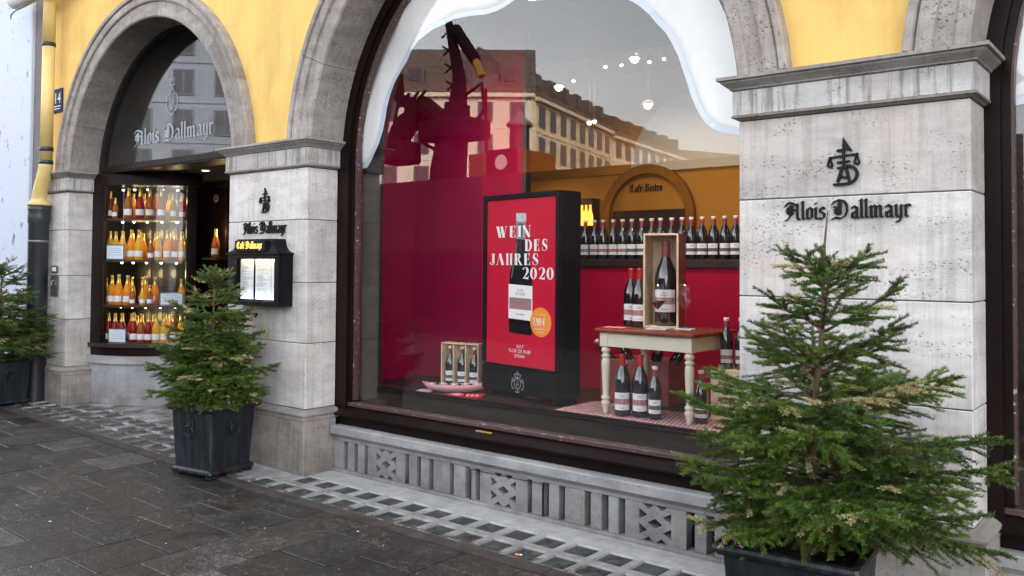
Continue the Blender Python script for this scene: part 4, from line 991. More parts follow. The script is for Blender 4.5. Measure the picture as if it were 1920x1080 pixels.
# right hand crate with two bottles
cr_ = thing('pine_wine_crate', 'upright pale pine wine crate with burnt-in marks at the right end', 'wooden crate', (3.98, .84, FZ+.004), R(8))
mb = MB(); 
for i in range(3):
    mb = MB(); mb.box((.0, 0, .002+.105*i), (.36, .30, .105*(i+1)-.001), .002); mb.build('plank', 'pine', cr_)
mb = MB(); TC = lambda x, z, d: (x, -.0006-d, z)
for q in ([(.04, .20), (.12, .205), (.12, .225), (.04, .22)], [(.16, .23), (.21, .233), (.21, .285), (.16, .28)], [(.05, .12), (.10, .123), (.10, .145), (.05, .14)]):
    vstroke(mb, q+[q[0]], .006, TC, .0005); vstroke(mb, [q[0], q[2]], .008, TC, .0005)
mb.build('burnt_mark', 'mahog', cr_)
put_bottle(WINE('band_red', 1.02), (4.045, .93, FZ+.322), .45, 'wine bottle on the pine crate, left of the two', None, 'wine bottle')
put_bottle(WINE('band_dark', 1.02), (4.135, .95, FZ+.322), .45, 'wine bottle on the pine crate, right of the two', None, 'wine bottle')
# red crate with leaning bottles behind the table
rc = thing('red_wine_crate', 'dark red crate full of leaning bottles behind the table', 'crate', (3.02, 1.06, FZ), R(6))
mb = MB(); mb.box((0, 0, 0), (.52, .012, .30), .002); mb.build('side_panel', 'pine_red', rc)
mb = MB(); mb.box((0, .30, 0), (.52, .312, .30), .002); mb.build('side_panel', 'pine_red', rc)
mb = MB(); mb.box((0, .013, 0), (.012, .299, .30), .002); mb.box((.508, .013, 0), (.52, .299, .30), .002); mb.build('end_panel', 'pine_red', rc)
mb = MB(); mb.box((.013, .013, 0), (.507, .299, .012)); mb.build('bottom_panel', 'pine_red', rc)
for i, (dx, ry, lab_) in enumerate(((.10, -38, 'leaning out to the left'), (.20, -24, 'tilted, second from the left'), (.31, 18, 'tilted right, third from the left'), (.41, 32, 'leaning out to the right'))):
    put_bottle(std, (3.02+dx, 1.20+.02*i, FZ+.18), 0, 'wine bottle in the dark red crate, '+lab_, 'bottles leaning in the red crate', tilt=(R(8), R(ry), R(20)))
# three bottle gift box
gb3 = thing('three_bottle_box', 'open pine gift box with three compartments beside the light box', 'wooden box', (1.692, .815, FZ), R(8))
mb = MB(); mb.box((0, .085, 0), (.35, .092, .345), .001); mb.build('back_panel', 'pine', gb3)
for x in (0, .112, .226, .342):
    mb = MB(); mb.box((x, 0, .0105), (x+.008, .0845, .335), .001); mb.build('divider', 'pine', gb3)
mb = MB(); mb.box((0, 0, 0), (.35, .0845, .01), .001); mb.build('bottom_panel', 'pine', gb3)
mb = MB(); mb.box((0, 0, .336), (.35, .0845, .345), .001); mb.build('top_panel', 'pine', gb3)
mb = MB(); mb.tube([(.14, .04, .346), (.14, .04, .36), (.21, .04, .36), (.21, .04, .346)], .004, 6); mb.build('handle', 'black_metal', gb3)
c_, s_ = math.cos(R(8)), math.sin(R(8))
for i in range(3):
    lx, ly = .062+.114*i, .042
    put_bottle(WINE('band_dark', .99), (1.692+lx*c_-ly*s_, .815+lx*s_+ly*c_, FZ+.0115), .5, 'wine bottle in the %s compartment of the pine gift box' % ('left', 'middle', 'right')[i], 'bottles in the pine gift box')
# boat shaped tray with chocolates, and leaflets
tr = thing('oval_serving_tray', 'pale pink boat shaped tray of dark sweets in front of the gift box', 'tray', (1.98, .66, FZ+.002), R(38))
mb = MB(); mb.smooth = True; n = 20; P = []
for k, (s, z) in enumerate(((.45, 0), (.8, .02), (1.0, .055), (.97, .055), (.7, .03), (0.0, .03))):
    for i in range(n):
        a = 2*math.pi*i/n; P.append((.26*s*math.cos(a)*(1+.06*math.cos(a)), .075*s*math.sin(a), z+(.02*abs(math.cos(a))**3 if 1 < k < 4 else 0)))
mb.add(P, [(k*n+i, k*n+(i+1) % n, (k+1)*n+(i+1) % n, (k+1)*n+i) for k in range(5) for i in range(n)]); mb.build('dish', mat('pale_pink_ceramic', (.62, .34, .36), .35), tr)
for i in range(9):
    mb = MB(); mb.lathe([(0, 0), (.012, 0), (.014, .006), (.010, .013), (0, .015)], n=10); mb.build('sweet', 'darkwood' if i % 2 else 'label', tr, loc=(-.17+.042*i, rnd.uniform(-.025, .025), .05))
def leafprint(t):
    mb = MB(); [mb.box((-.05+.035*i, -.03, .0032), (-.03+.035*i, .035, .0036)) for i in range(3)]; mb.build('print', 'label', t)
slab('leaflet', 'red and white leaflet fanned out beside the light box foot', 'leaflet', 2.22, .60, FZ+.001, .15, .21, .003, R(30), 'poster', 'leaflets on the display floor', leafprint)
slab('leaflet', 'red leaflet lying partly under the pink tray', 'leaflet', 2.10, .56, FZ+.001, .15, .14, .003, R(-20), 'poster', 'leaflets on the display floor', leafprint)
slab('leaflet', 'pale pink card at the left tip of the tray', 'leaflet', 1.78, .56, FZ+.001, .12, .10, .004, R(20), 'captop', 'leaflets on the display floor')
# display lamps on the soffit above (lit)
def spot(x, y, z, tgt, en, label, size=R(70), col=(1, .86, .68)):
    t = thing('display_spotlight', label, 'spotlight', (x, y, z), 0, 'spotlights above the wine display')
    mb = MB(); mb.smooth = True; mb.lathe([(0, .12), (.03, .12), (.042, .09), (.045, 0), (.038, .0), (.036, .01), (0, .012)], n=16); h = mb.build('housing', 'black_metal', t)
    mb = MB(); mb.lathe([(0, .004), (.034, .004)], n=16); mb.build('lens', 'bulb_s', t)
    d = Vector(tgt)-Vector((x, y, z)); t.rotation_euler = (-d).to_track_quat('Z', 'Y').to_euler()
    ld = bpy.data.lights.new('spot_light', 'SPOT'); ld.energy = en; ld.spot_size = size; ld.spot_blend = .6; ld.shadow_soft_size = .06; ld.color = col
    lo = bpy.data.objects.new('spot_light', ld); COL.objects.link(lo); lo.location = Vector((x, y, z))+d.normalized()*.03; lo.rotation_euler = (-d).to_track_quat('Z', 'Y').to_euler()
spot(1.9, .55, 3.45, (1.75, .75, .6), 2, 'spotlight above the crimson partition, leftmost of the display lamps', R(95))
spot(2.75, .60, 3.45, (2.6, .9, 1.3), 6, 'spotlight above the light box, second of the display lamps')
spot(3.55, .60, 3.45, (3.6, 1.0, 1.0), 15, 'spotlight above the table, third of the display lamps')
spot(4.15, .65, 3.45, (3.9, 1.3, 1.1), 9, 'spotlight above the pine crate, rightmost of the display lamps')
mb = MB(); mb.box((1.0, .47, 3.56), (4.56, 1.3, 3.60)); part(mb, 'display_soffit', 'darkceil')
# dark soffit over the front of the cafe
YSOF = 2.69
mb = MB(); mb.box((-3.7, 1.31, 3.58), (13, YSOF, 3.66)); part(mb, 'front_soffit', 'darkceil')

# ------------------------------------------------------------------ cafe room behind
mb = MB(); mb.box((-3.8, 1.7, -.1), (14, 7.3, -.02)); part(mb, 'cafe_floor', 'darkwood')
mb = MB(); mb.box((-3.8, 1.7, 4.5), (14, 7.3, 4.6)); part(mb, 'cafe_ceiling', 'ceil')
rw = thing_part('cafe_rear_wall')
mb = MB(); mb.box((-3.8, 7.02, -.02), (9, 7.25, 2.98)); part(mb, 'lower_wall', 'ochre', rw)
mb = MB(); mb.box((-3.8, 7.0, 2.982), (9, 7.25, 4.5)); part(mb, 'upper_wall', 'ochre', rw)
MT['arch_brown'] = mat('brown_arch_moulding', (.22, .095, .012), .8, spec=.1)
MT['lunette'] = mat('white_lunette', (.50, .47, .47), .9, var=.03)
mb = MB(); mb.prism([(.85+1.13*math.cos(math.pi*i/24), 2.985+1.13*math.sin(math.pi*i/24)) for i in range(25)], lambda x, z, d: (x, 6.998-d, z), .04); fix_normals(part(mb, 'lunette', 'lunette', rw))
def arch_slab(cx, w, zs, r0, y, d, m, name, parent):
    mb = MB(); po = arc_pts2(cx, r0+w, zs); pi = arc_pts2(cx, r0, zs)
    P = []
    for a, b in zip(po, pi): P += [(a[0], y-d, a[1]), (b[0], y-d, b[1]), (b[0], y, b[1]), (a[0], y, a[1])]
    k = len(po)
    mb.add(P, [(i*4+q, (i+1)*4+q, (i+1)*4+(q+1) % 4, i*4+(q+1) % 4) for i in range(k-1) for q in range(4)]); return fix_normals(part(mb, name, m, parent))
def arc_pts2(cx, r, zs, n=24): return [(cx+r, 0)]+[(cx+r*math.cos(math.pi*i/n), zs+r*math.sin(math.pi*i/n)) for i in range(n+1)]+[(cx-r, 0)]
arch_slab(0.0, .13, 2.32, .64, 7.0, .08, 'arch_brown', 'doorway_arch', rw)
mb = MB(); mb.box((-.60, 6.98, 0), (.60, 7.015, 2.42)); part(mb, 'door_leaf', 'darkwood', rw)
mb = MB(); mb.box((-1.36, 6.8, 1.4), (-.86, 7.0, 2.62)); part(mb, 'bar_cabinet', 'darkwood', rw)
sg = thing('cafe_sign', 'black gothic Café-Bistro lettering on the ochre wall above the doorway', 'sign', (0, 7.0, 2.7))
blackletter('Café-Bistro', sg, -.33, .0, .56, .075, .01, 'black_letter', .01)
bb = thing('back_bar_bottles', 'orange bottles with an emissive glow imitating backlight in the dark bar cabinet at the back of the cafe', 'bottles', (-1.05, 6.72, 2.20))
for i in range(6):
    mb = MB(); mb.smooth = True; mb.lathe([(r, z) for r, z in bottle_profile('s')], n=12); mb.build('bottle', emis('backlight_glow_bottle', (1, .35, .04), .55) if i == 0 else bpy.data.materials['backlight_glow_bottle'], bb, loc=(-.17+.075*i, .0, 0))  # bottles emit by themselves; the glow imitates lighting from behind
mb = MB(); mb.box((-1.30, 6.66, 2.16), (-.80, 6.79, 2.195)); part(mb, 'bar_shelf', 'darkwood', rw)
# hanging cafe lamps
for i, (x, y, z, r) in enumerate(((.948, 5.0, 4.147, .055), (-.199, 5.0, 3.94, .055), (1.137, 5.0, 3.551, .05), (.283, 5.0, 3.42, .03), (.031, 5.0, 3.99, .02), (.522, 5.0, 4.107, .02), (.757, 5.0, 4.095, .02), (1.355, 5.0, 4.088, .02), (1.158, 5.0, 4.077, .02), (.36, 5.0, 3.43, .025), (1.0, 5.0, 4.28, .03))):
    t = thing('cafe_lamp', 'small lit lamp under the pale cafe ceiling, %s of the lamps seen through the glass' % ORD[i], 'lamp', (x, y, z), 0, 'lamps hanging in the cafe')
    mb = MB(); mb.smooth = True; mb.lathe([(0, -r), (r*.7, -r*.7), (r, 0), (r*.7, r*.7), (0, r)], n=14); mb.build('bulb', 'bulb', t)
    mb = MB(); mb.tube([(0, 0, r*.8), (0, 0, 4.5-z)], .004, 6); mb.smooth = True; mb.lathe([(r*1.5, r*.1), (r*1.1, r*.9), (r*.4, r*1.3), (0, r*1.35)], n=14); mb.build('fitting', 'darkwood', t)
def area(name, loc, size, en, col, rot=(0, 0, 0), sy=None):
    ld = bpy.data.lights.new(name, 'AREA'); ld.energy = en; ld.size = size; ld.color = col
    if sy: ld.shape = 'RECTANGLE'; ld.size_y = sy
    lo = bpy.data.objects.new(name, ld); COL.objects.link(lo); lo.location = loc; lo.rotation_euler = rot; return lo
area('cafe_lamp_light', (.6, 5.2, 3.9), 1.6, 7.5, (1, .82, .62)); area('cafe_lamp_light', (-1.6, 6.2, 3.0), .5, 1.8, (1, .75, .45)); area('cafe_lamp_light', (1.5, 5.4, 2.6), .6, 1.8, (1, .75, .4), (R(90), 0, 0))

# right edge window: dark interior
mb = MB(); mb.box((5.6, 1.6, .3), (9.1, 1.66, 4.4)); mb.box((5.6, .46, .5), (9.1, 1.6, .62)); part(mb, 'side_display_back', 'darkwood')

# ------------------------------------------------------------------ left bay: curved bottle case and door recess
BC = (-3.05, 1.25)
def bay(mb, r0, r1, a0, a1, z0, z1, n=24):
    P = []
    for i in range(n+1):
        a = R(a0+(a1-a0)*i/n)
        for r, z in ((r1, z0), (r1, z1), (r0, z1), (r0, z0)): P.append((BC[0]+r*math.cos(a), BC[1]+r*math.sin(a), z))
    mb.add(P, [(i*4+k, (i+1)*4+k, (i+1)*4+(k+1) % 4, i*4+(k+1) % 4) for i in range(n) for k in range(4)]+[(0, 1, 2, 3), tuple(n*4+k for k in (3, 2, 1, 0))]); return mb
def bp_part(name, m, par, *a): return fix_normals(part(bay(MB(), *a), name, m, par))
bay_ = thing_part('curved_shop_window')
bp_part('plinth', 'stone_grille', bay_, .9, 1.0, -92, -14, -.05, .515)
bp_part('sill_stone', 'stone_grille', bay_, .86, 1.03, -92, -14, .52, .60)
bp_part('apron_board', 'frame', bay_, .9, .985, -92, -14, .602, .69)
bp_part('sill_board', 'darkwood', bay_, .45, 1.02, -92, -14, .692, .733)
bp_part('head_board', 'frame', bay_, .45, 1.0, -92, -14, 2.42, 2.55)
bp_part('pane', 'glass_thin', bay_, .985, .990, -76, -23, .735, 2.42)
bp_part('corner_post', 'frame', bay_, .93, 1.0, -86, -76.2, .735, 2.42)
bp_part('corner_post', 'frame', bay_, .93, 1.0, -22.8, -17, .735, 2.42)
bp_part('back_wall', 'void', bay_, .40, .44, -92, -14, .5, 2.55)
for a in (-68, -50, -32):
    bp_part('back_panel', 'dim_mirror', bay_, .445, .449, a-5, a+5, .76, 2.40)
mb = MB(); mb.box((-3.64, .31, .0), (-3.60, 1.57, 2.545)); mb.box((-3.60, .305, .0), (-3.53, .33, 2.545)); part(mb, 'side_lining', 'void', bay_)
SH = [.733, 1.135, 1.62, 2.065]
for z in SH[1:]: bp_part('shelf_board', 'darkwood', bay_, .47, .965, -86, -18, z-.022, z)
def on(a, r): return (BC[0]+r*math.cos(R(a)), BC[1]+r*math.sin(R(a)))
SP = lambda liq, s: make_bottle('s', liq, 'foil', None, s, 'label', None, (.035, .095), None)
rows = [
 (3, 'top', [(-85.3, 'l_green', 1), (-79.5, 'l_red', .97), (-71.7, 'l_amber', .72), (-62.8, 'l_amber', 1.08), (-53.9, 'l_red', 1.06), (-46.9, 'l_amber', 1.04), (-39, 'l_amber', 1.06), (-31, 'l_green', .9), (-25.5, 'l_red', .85)]),
 (2, 'second', [(-79, 'l_yellow', 1), (-73.5, 'l_yellow', .98), (-67.2, 'l_yellow', 1), (-60, 'l_orange', 1.04), (-54.2, 'l_yellow', 1.05), (-45, 'l_amber', .8), (-41, 'l_yellow', 1), (-34.5, 'l_orange', 1.05), (-29.5, 'l_amber', 1), (-24.8, 'l_yellow', 1)]),
 (1, 'third', [(-82.5, 'l_orange', .9), (-76.2, 'l_orange', 1.02), (-69.8, 'l_orange', 1.05), (-62.4, 'l_orange', 1.02), (-56.8, 'l_amber', .68), (-54, 'l_orange', 1.0), (-49.8, 'l_yellow', .72), (-45, 'l_amber', .7), (-24.6, 'l_orange', .9)]),
 (0, 'bottom', [(-79, 'l_red', 1), (-72.5, 'l_red', 1), (-66.3, 'l_red', 1), (-61.2, 'l_yellow', .9), (-57, 'l_red', 1.04), (-51.4, 'l_amber', 1), (-46.3, 'l_red', 1), (-41, 'l_yellow', 1.0), (-35.6, 'l_yellow', 1.02), (-29.6, 'l_amber', 1)]),
]
CN = {'l_yellow': 'golden', 'l_orange': 'orange', 'l_red': 'red', 'l_amber': 'amber', 'l_green': 'greenish'}
for si, nm, bs in rows:
    for i, (a, l, s) in enumerate(bs):
        r = .86 if s > .8 else .90
        if (nm == 'third' and i == 5) or (nm == 'bottom' and i == 3): r = .70
        x, y = on(a, r)
        put_bottle(SP(l, s), (x, y, SH[si]+.001), R(a+90)+.3, '%s sparkling wine bottle on the %s shelf of the curved window, %s from the left' % (CN[l], nm, ORD[i]), 'sparkling wine bottles in the curved window', name='sparkling_wine_bottle')
# a second, deeper rank glimpsed between them
for si, nm, n_ in ((3, 'top', 5), (2, 'second', 5), (1, 'third', 3), (0, 'bottom', 5)):
    for i in range(n_):
        a = -74+13*i; x, y = on(a, .62); l = ('l_amber', 'l_yellow', 'l_red', 'l_orange', 'l_yellow')[(i+si) % 5]
        put_bottle(SP(l, .95), (x, y, SH[si]+.001), 0, '%s bottle, rear rank of the %s shelf, curved window, %s from left' % (CN[l], nm, ORD[i]), 'rear rank of bottles in the curved window', name='sparkling_wine_bottle')
def card(a, z, w, h, label):
    x, y = on(a, .945); t = thing('price_card', label, 'price card', (x, y, z+.001), R(a+90), 'price cards on the shelves')
    mb = MB(); mb.box((-w/2, 0, 0), (w/2, .004, h)); mb.build('card', 'steel', t)
    mb = MB(); mb.box((-w/2+.012, -.001, .012), (w/2-.012, -.0002, h-.012)); mb.build('paper', mat('pale_blue_card', (.62, .70, .80), .6, var=.03) if 'pale_blue_card' not in bpy.data.materials else bpy.data.materials['pale_blue_card'], t)
    mb = MB()
    for q, ww in ((.75, .28), (.6, .34), (.48, .3), (.32, .36)): mb.box((-w*ww, -.0016, h*q-.002), (w*ww, -.0011, h*q+.002))
    mb.build('print', 'print_light', t)
card(-68.5, SH[2], .235, .165, 'pale blue price card at the left end of the second shelf'); card(-31, SH[1], .235, .14, 'white price card at the right end of the third shelf'); card(-65.6, SH[0], .225, .155, 'pale blue price card at the left end of the bottom shelf')
# lit shelf lamps
for si in (1, 2, 3, 4):
    z = (SH+[2.42])[si]-.03
    for k, a in enumerate((-76, -64, -52, -40, -28)):
        x, y = on(a, .74); t = thing('shelf_lamp', 'tiny lit lamp under the %s board of the curved window, %s from the left' % ({1: 'third shelf', 2: 'second shelf', 3: 'top shelf', 4: 'ceiling'}[si], ORD[k]), 'lamp', (x, y, z), 0, 'shelf lamps in the curved window')
        mb = MB(); mb.smooth = True; mb.lathe([(0, -.012), (.012, -.006), (.014, .006), (0, .008)], n=10); mb.build('bulb', 'bulb_s', t)
    for a in (-70, -50, -30):
        x, y = on(a, .55); ld = bpy.data.lights.new('shelf_lamp_light', 'POINT'); ld.energy = .22; ld.color = (1, .74, .36); ld.shadow_soft_size = .05
        lo = bpy.data.objects.new('shelf_lamp_light', ld); COL.objects.link(lo); lo.location = (x, y, z-.12)
# transom over door and case
tf = thing_part('arched_fanlight')
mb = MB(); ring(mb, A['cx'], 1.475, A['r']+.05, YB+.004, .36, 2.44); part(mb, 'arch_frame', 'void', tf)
mb = MB(); mb.box((A['x0'], .30, 2.56), (A['x1'], .56, 2.625), .006); part(mb, 'transom_bar', 'frame', tf)
mb = MB(); mb.box((A['x0'], .29, 2.545), (A['x1'], .56, 2.558), .003); part(mb, 'drip_moulding', 'frame', tf)
mb = MB(); mb.prism([(A['cx']+1.475, 2.627)]+arc_pts(A['cx'], 1.475, 36)[3:-3]+[(A['cx']-1.475, 2.627)], lambda x, z, d: (x, .335-d, z), .008); part(mb, 'pane', 'glass', tf)
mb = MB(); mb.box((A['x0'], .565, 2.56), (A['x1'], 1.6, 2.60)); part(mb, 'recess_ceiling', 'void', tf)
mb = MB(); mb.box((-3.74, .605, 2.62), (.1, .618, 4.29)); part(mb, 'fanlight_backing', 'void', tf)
fd = thing('window_lettering', 'white gothic Alois Dallmayr lettering with a crest on the arched fanlight', 'window lettering', (-1.5, .322, 2.80))
blackletter('Alois Dallmayr', fd, -.74, -.0, 1.46, .11, .002, 'frost', .001)
mb = MB(); mb.smooth = False
T0 = lambda x, z, d: (x, .0-d, z)
cxm, czm = .10, .24
T0 = lambda x, z, d: (-.02+(x-.1)*.72, -d, .28+(z-.24)*.95)
for pts, w_ in (([(cxm, czm+.02), (cxm-.05, czm+.10), (cxm-.05, czm+.22), (cxm, czm+.26), (cxm+.05, czm+.22), (cxm+.05, czm+.10), (cxm, czm+.02)], .012), (arc(cxm-.09, czm+.1, .05, .09, 60, 300, 10), .012), (arc(cxm+.09, czm+.1, .05, .09, -120, 120, 10), .012), ([(cxm-.06, czm+.28), (cxm-.05, czm+.36), (cxm, czm+.32), (cxm+.05, czm+.36), (cxm+.06, czm+.28), (cxm-.06, czm+.28)], .012), ([(cxm, czm+.33), (cxm, czm+.42)], .012), ([(cxm-.02, czm+.08), (cxm, czm+.2), (cxm+.02, czm+.08)], .01), (arc(cxm, czm-.0, .05, .03, 180, 360, 8), .012)):
    vstroke(mb, pts, w_, T0, .001)
mb.build('crest', 'frost', fd)
# door recess: timber door with side niche
dr = thing_part('entrance_recess')
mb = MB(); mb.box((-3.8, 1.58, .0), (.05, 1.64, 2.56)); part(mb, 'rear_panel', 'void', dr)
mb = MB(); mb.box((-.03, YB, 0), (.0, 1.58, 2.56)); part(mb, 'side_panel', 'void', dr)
for x in (-3.4, -2.40, -1.40):
    mb = MB(); mb.box((x, 1.54, .05), (x+.95, 1.579, 2.45), .006); part(mb, 'door_leaf', 'frame', dr)
put_bottle(SP('l_amber', 1.05), (-2.43, 1.40, 1.66), .5, 'golden bottle standing alone on the little shelf in the dark door recess', None, name='sparkling_wine_bottle')
mb = MB(); mb.box((-2.55, 1.30, 1.63), (-2.25, 1.539, 1.655), .003); part(mb, 'niche_shelf', 'darkwood', dr)
ld = bpy.data.lights.new('niche_light', 'POINT'); ld.energy = .6; ld.color = (1, .7, .35); ld.shadow_soft_size = .03; lo = bpy.data.objects.new('niche_light', ld); COL.objects.link(lo); lo.location = (-2.37, 1.47, 1.95)
t = thing('recessed_downlight', 'lit recessed downlight in the ceiling of the entrance', 'downlight', (-1.683, .80, 2.556)); mb = MB(); mb.lathe([(.055, 0), (.06, -.006), (.045, -.008), (.042, 0)], n=20); mb.build('trim_ring', 'chrome', t); mb = MB(); mb.lathe([(0, -.004), (.042, -.004)], n=20); mb.build('lens', 'bulb_s', t)
t = thing('round_door_badge', 'small pale round badge on the dark door', 'badge', (-2.63, 1.525, 2.35)); mb = MB(); mb.lathe([(0, 0), (.045, 0), (.045, .008), (0, .008)], n=18, axis=Matrix.Rotation(R(90), 3, 'X')); mb.build('disc', 'print_light', t); mb = MB(); mb.lathe([(0, .009), (.028, .009)], n=18, axis=Matrix.Rotation(R(90), 3, 'X')); mb.build('emblem', 'steel', t)

# ------------------------------------------------------------------ signs on the pillars
def emblem(label, x, z, s):
    """ship-and-scales monogram; s = height; origin at bottom centre"""
    t = thing('wall_emblem', label, 'emblem', (x, 0, z), 0, 'cast emblems on the pillars'); mb = MB(); d = .012
    T = lambda a, b, dd: (a*s, -.002-dd*1.0, b*s)
    k = [0]
    def poly(p): k[0] += 1; mb.prism(p, T, d+.0004*k[0])
    poly([(-.02, .78), (.05, .74), (.16, .70), (.18, .705), (-.005, 1.0)])             # sail
    poly([(-.135, .705), (-.02, .715), (-.02, .76), (-.135, .75)])
    poly([(-.015, .40), (.028, .40), (.028, .78), (-.015, .78)])                       # mast
    poly([(-.30, .57), (.30, .62), (.30, .655), (-.30, .605)])                         # beam
    poly([(-.13, .455), (.12, .475), (.14, .505), (.12, .515), (-.13, .495)])
    for sx, zz in ((-.275, .60), (.275, .63)):
        vstroke(mb, [(sx, zz), (sx-.05, zz-.17)], .022, T, d); vstroke(mb, [(sx, zz), (sx+.05, zz-.17)], .022, T, d)
        poly([(sx-.065, zz-.165), (sx-.05, zz-.21), (sx, zz-.235), (sx+.05, zz-.21), (sx+.065, zz-.165), (sx, zz-.185)])
    vstroke(mb, [(-.13, .36), (.05, .385)], .04, T, d); vstroke(mb, [(-.02, .39), (-.12, .06)], .055, T, d); vstroke(mb, [(.05, .39), (.13, .04)], .055, T, d)
    vstroke(mb, [(-.10, .14), (-.02, .19), (.02, .15), (.10, .18)], .035, T, d)
    vstroke(mb, [(-.21, .015), (.14, .03)], .045, T, d)
    vstroke(mb, [(.03, .40)]+arc(.08, .215, .20, .185, 80, -80, 12)+[(.10, .02)], .055, T, d)
    fix_normals(mb.build('casting', 'black_letter', t))
emblem('large black scales emblem high on the right pillar', 5.068, 1.985, .225)
emblem('small black scales emblem on the left pillar above the menu box', .510, 2.005, .200)
def name_sign(label, x, z, w, xh):
    t = thing('wall_lettering', label, 'lettering', (x, 0, z), 0, 'gothic lettering on the pillars')
    blackletter('Alois Dallmayr', t, 0, 0, w, xh, -.001, 'black_letter', .011)
name_sign('black gothic lettering Alois Dallmayr on the right pillar', 4.790, 1.828, .575, .058)
name_sign('black gothic lettering Alois Dallmayr on the left pillar above the menu box', .225, 1.838, .570, .060)

# ------------------------------------------------------------------ lit menu box
mbx = thing('menu_box', 'black lit menu display case with a curved roof on the left pillar', 'menu box', (.20, -.001, 1.265))
WX, WZ, DY = .68, .40, .135
mb = MB(); mb.box((0, -DY, 0), (WX, -DY+.02, .035), .003); mb.box((0, -DY, WZ-.03), (WX, -DY+.02, WZ), .003); mb.box((0, -DY, .0355), (.10, -DY+.02, WZ-.0305), .003); mb.box((WX-.055, -DY, .0355), (WX, -DY+.02, WZ-.0305), .003); mb.build('door_frame', 'black_metal', mbx)
mb = MB(); mb.box((0, -DY+.021, 0), (.012, 0, WZ)); mb.box((WX-.012, -DY+.021, 0), (WX, 0, WZ)); mb.box((.0125, -DY+.021, 0), (WX-.0125, 0, .012)); mb.box((.0125, -DY+.021, WZ-.012), (WX-.0125, 0, WZ)); mb.box((.0125, -.012, .0125), (WX-.0125, 0, WZ-.0125)); mb.build('case', 'black_metal', mbx)
mb = MB(); mb.box((.07, -DY+.006, .03), (WX-.04, -DY+.010, WZ-.025)); mb.build('glass_pane', 'glass_thin', mbx)
# swept roof
rp = [(0.0, 0), (.0, .012), (.035, .02), (.07, .038), (.095, .07), (.11, .122)]
P = []
for o_, z in rp: P += [(-.012+o_*.95, -DY-.012+o_*.35, WZ+.001+z), (WX+.012-o_*1.0, -DY-.012+o_*.35, WZ+.001+z), (WX+.012-o_*1.0, 0, WZ+.001+z), (-.012+o_*.95, 0, WZ+.001+z)]
n = len(rp)
mb = MB(); mb.add(P, [(i*4+k, i*4+(k+1) % 4, (i+1)*4+(k+1) % 4, (i+1)*4+k) for i in range(n-1) for k in range(4)]+[(3, 2, 1, 0), tuple((n-1)*4+k for k in range(4))]); fix_normals(mb.build('roof', 'black_metal', mbx))
mb = MB(); mb.box((.115, -DY-.012, WZ+.022), (WX-.16, -DY+.03, WZ+.112), .003); mb.build('sign_plate', 'black_metal', mbx)
blackletter('Café Dallmayr', mbx, .145, WZ+.048, .34, .036, -DY-.0125, 'glow_text', .0015, w=.24)
for i, (x0, x1) in enumerate(((.095, .275), (.300, .510), (.515, .615))):
    mb = MB(); mb.box((x0, -.075, .045), (x1, -.0735, WZ-.035)); pg = mb.build('menu_page', 'menu_paper', mbx)
    mb = MB(); z = WZ-.06; first = True
    while z > .075:
        w = (x1-x0)*rnd.uniform(.35, .8); xx = x0+.012+rnd.uniform(0, .02)
        mb.box((xx, -.0757, z), (min(x1-.01, xx+w), -.0752, z+.003))
        if rnd.random() < .75: mb.box((x1-.024, -.0757, z), (x1-.012, -.0752, z+.003))
        z -= rnd.choice((.009, .009, .017))
    mb.build('menu_print', 'print_light', pg)
mb = MB(); mb.prism([(.276, .05), (.287, .05), (.285, .25), (.281, .33), (.278, .25)], lambda x, z, d: (x, -.0755-d, z), .002); mb.build('page_gap', 'black_metal', mbx)
mb = MB(); mb.box((.12, -.115, WZ-.028), (WX-.10, -.09, WZ-.016)); mb.build('lamp_tube', emis('menu_lamp_tube', (1, .62, .22), 1.2), mbx)
area('menu_lamp_light', (.20+.34, -.085, 1.265+WZ-.035), .45, .14, (1, .72, .40), (R(-20), 0, 0), .02)
area('menu_lamp_light', (.20+.34, -.117, 1.265+.03), .5, .17, (.9, .95, 1.0), (R(160), 0, 0), .02)
mb = MB(); mb.tube([(.0, -.001, 0), (.0, -.04, -.004), (.045, -.05, 0)], .008, 6); mb.tube([(.0, -.001, 0), (.0, -.02, -.03)], .006, 6)
tk = thing('wall_hook', 'small black iron bracket on the left pillar under the menu box', 'bracket', (.42, -.0, 1.19)); mb.build('hook', 'black_metal', tk)

# door phone, house number, pipes, neighbour
dp = thing('door_intercom', 'grey metal intercom panel on the far left pillar', 'intercom', (-3.255, -.001, 1.225))
mb = MB(); mb.box((-.085, -.014, 0), (.085, 0, .228), .003); mb.build('plate', 'steel', dp); mb = MB(); mb.tube([(-.02, -.014, .17), (-.02, -.03, .165), (-.015, -.034, .12)], .008, 6); mb.build('lever', 'chrome', dp)
db = thing('door_bell', 'small square bell button with a white centre above the intercom', 'door bell', (-3.262, -.001, 1.475)); mb = MB(); mb.box((-.075, -.012, 0), (.075, 0, .078), .003); mb.build('surround', 'steel', db); mb = MB(); mb.box((-.045, -.018, .018), (.045, -.0125, .06), .002); mb.build('button', 'label', db)
hn = thing('house_number', 'blue enamel house number plate reading 14 beside the left arch', 'house number', (-3.345, .028, 3.225))
mb = MB(); mb.box((-.115, -.012, 0), (.115, 0, .26), .003); mb.build('plate', 'blue', hn)
small_text('14', hn, 0, .10, .17, lambda x, z, d: (x, -.0128, z), 'white_ink', 'number'); mb = MB(); mb.box((-.085, -.0134, .062), (.085, -.0126, .072)); mb.box((-.07, -.0134, .035), (.07, -.0126, .045)); mb.build('small_print', 'white_ink', hn)
dpipe = thing('downpipe', 'downpipe with yellow painted upper half and black cast iron lower half', 'downpipe', (-3.35, -.12, 0))
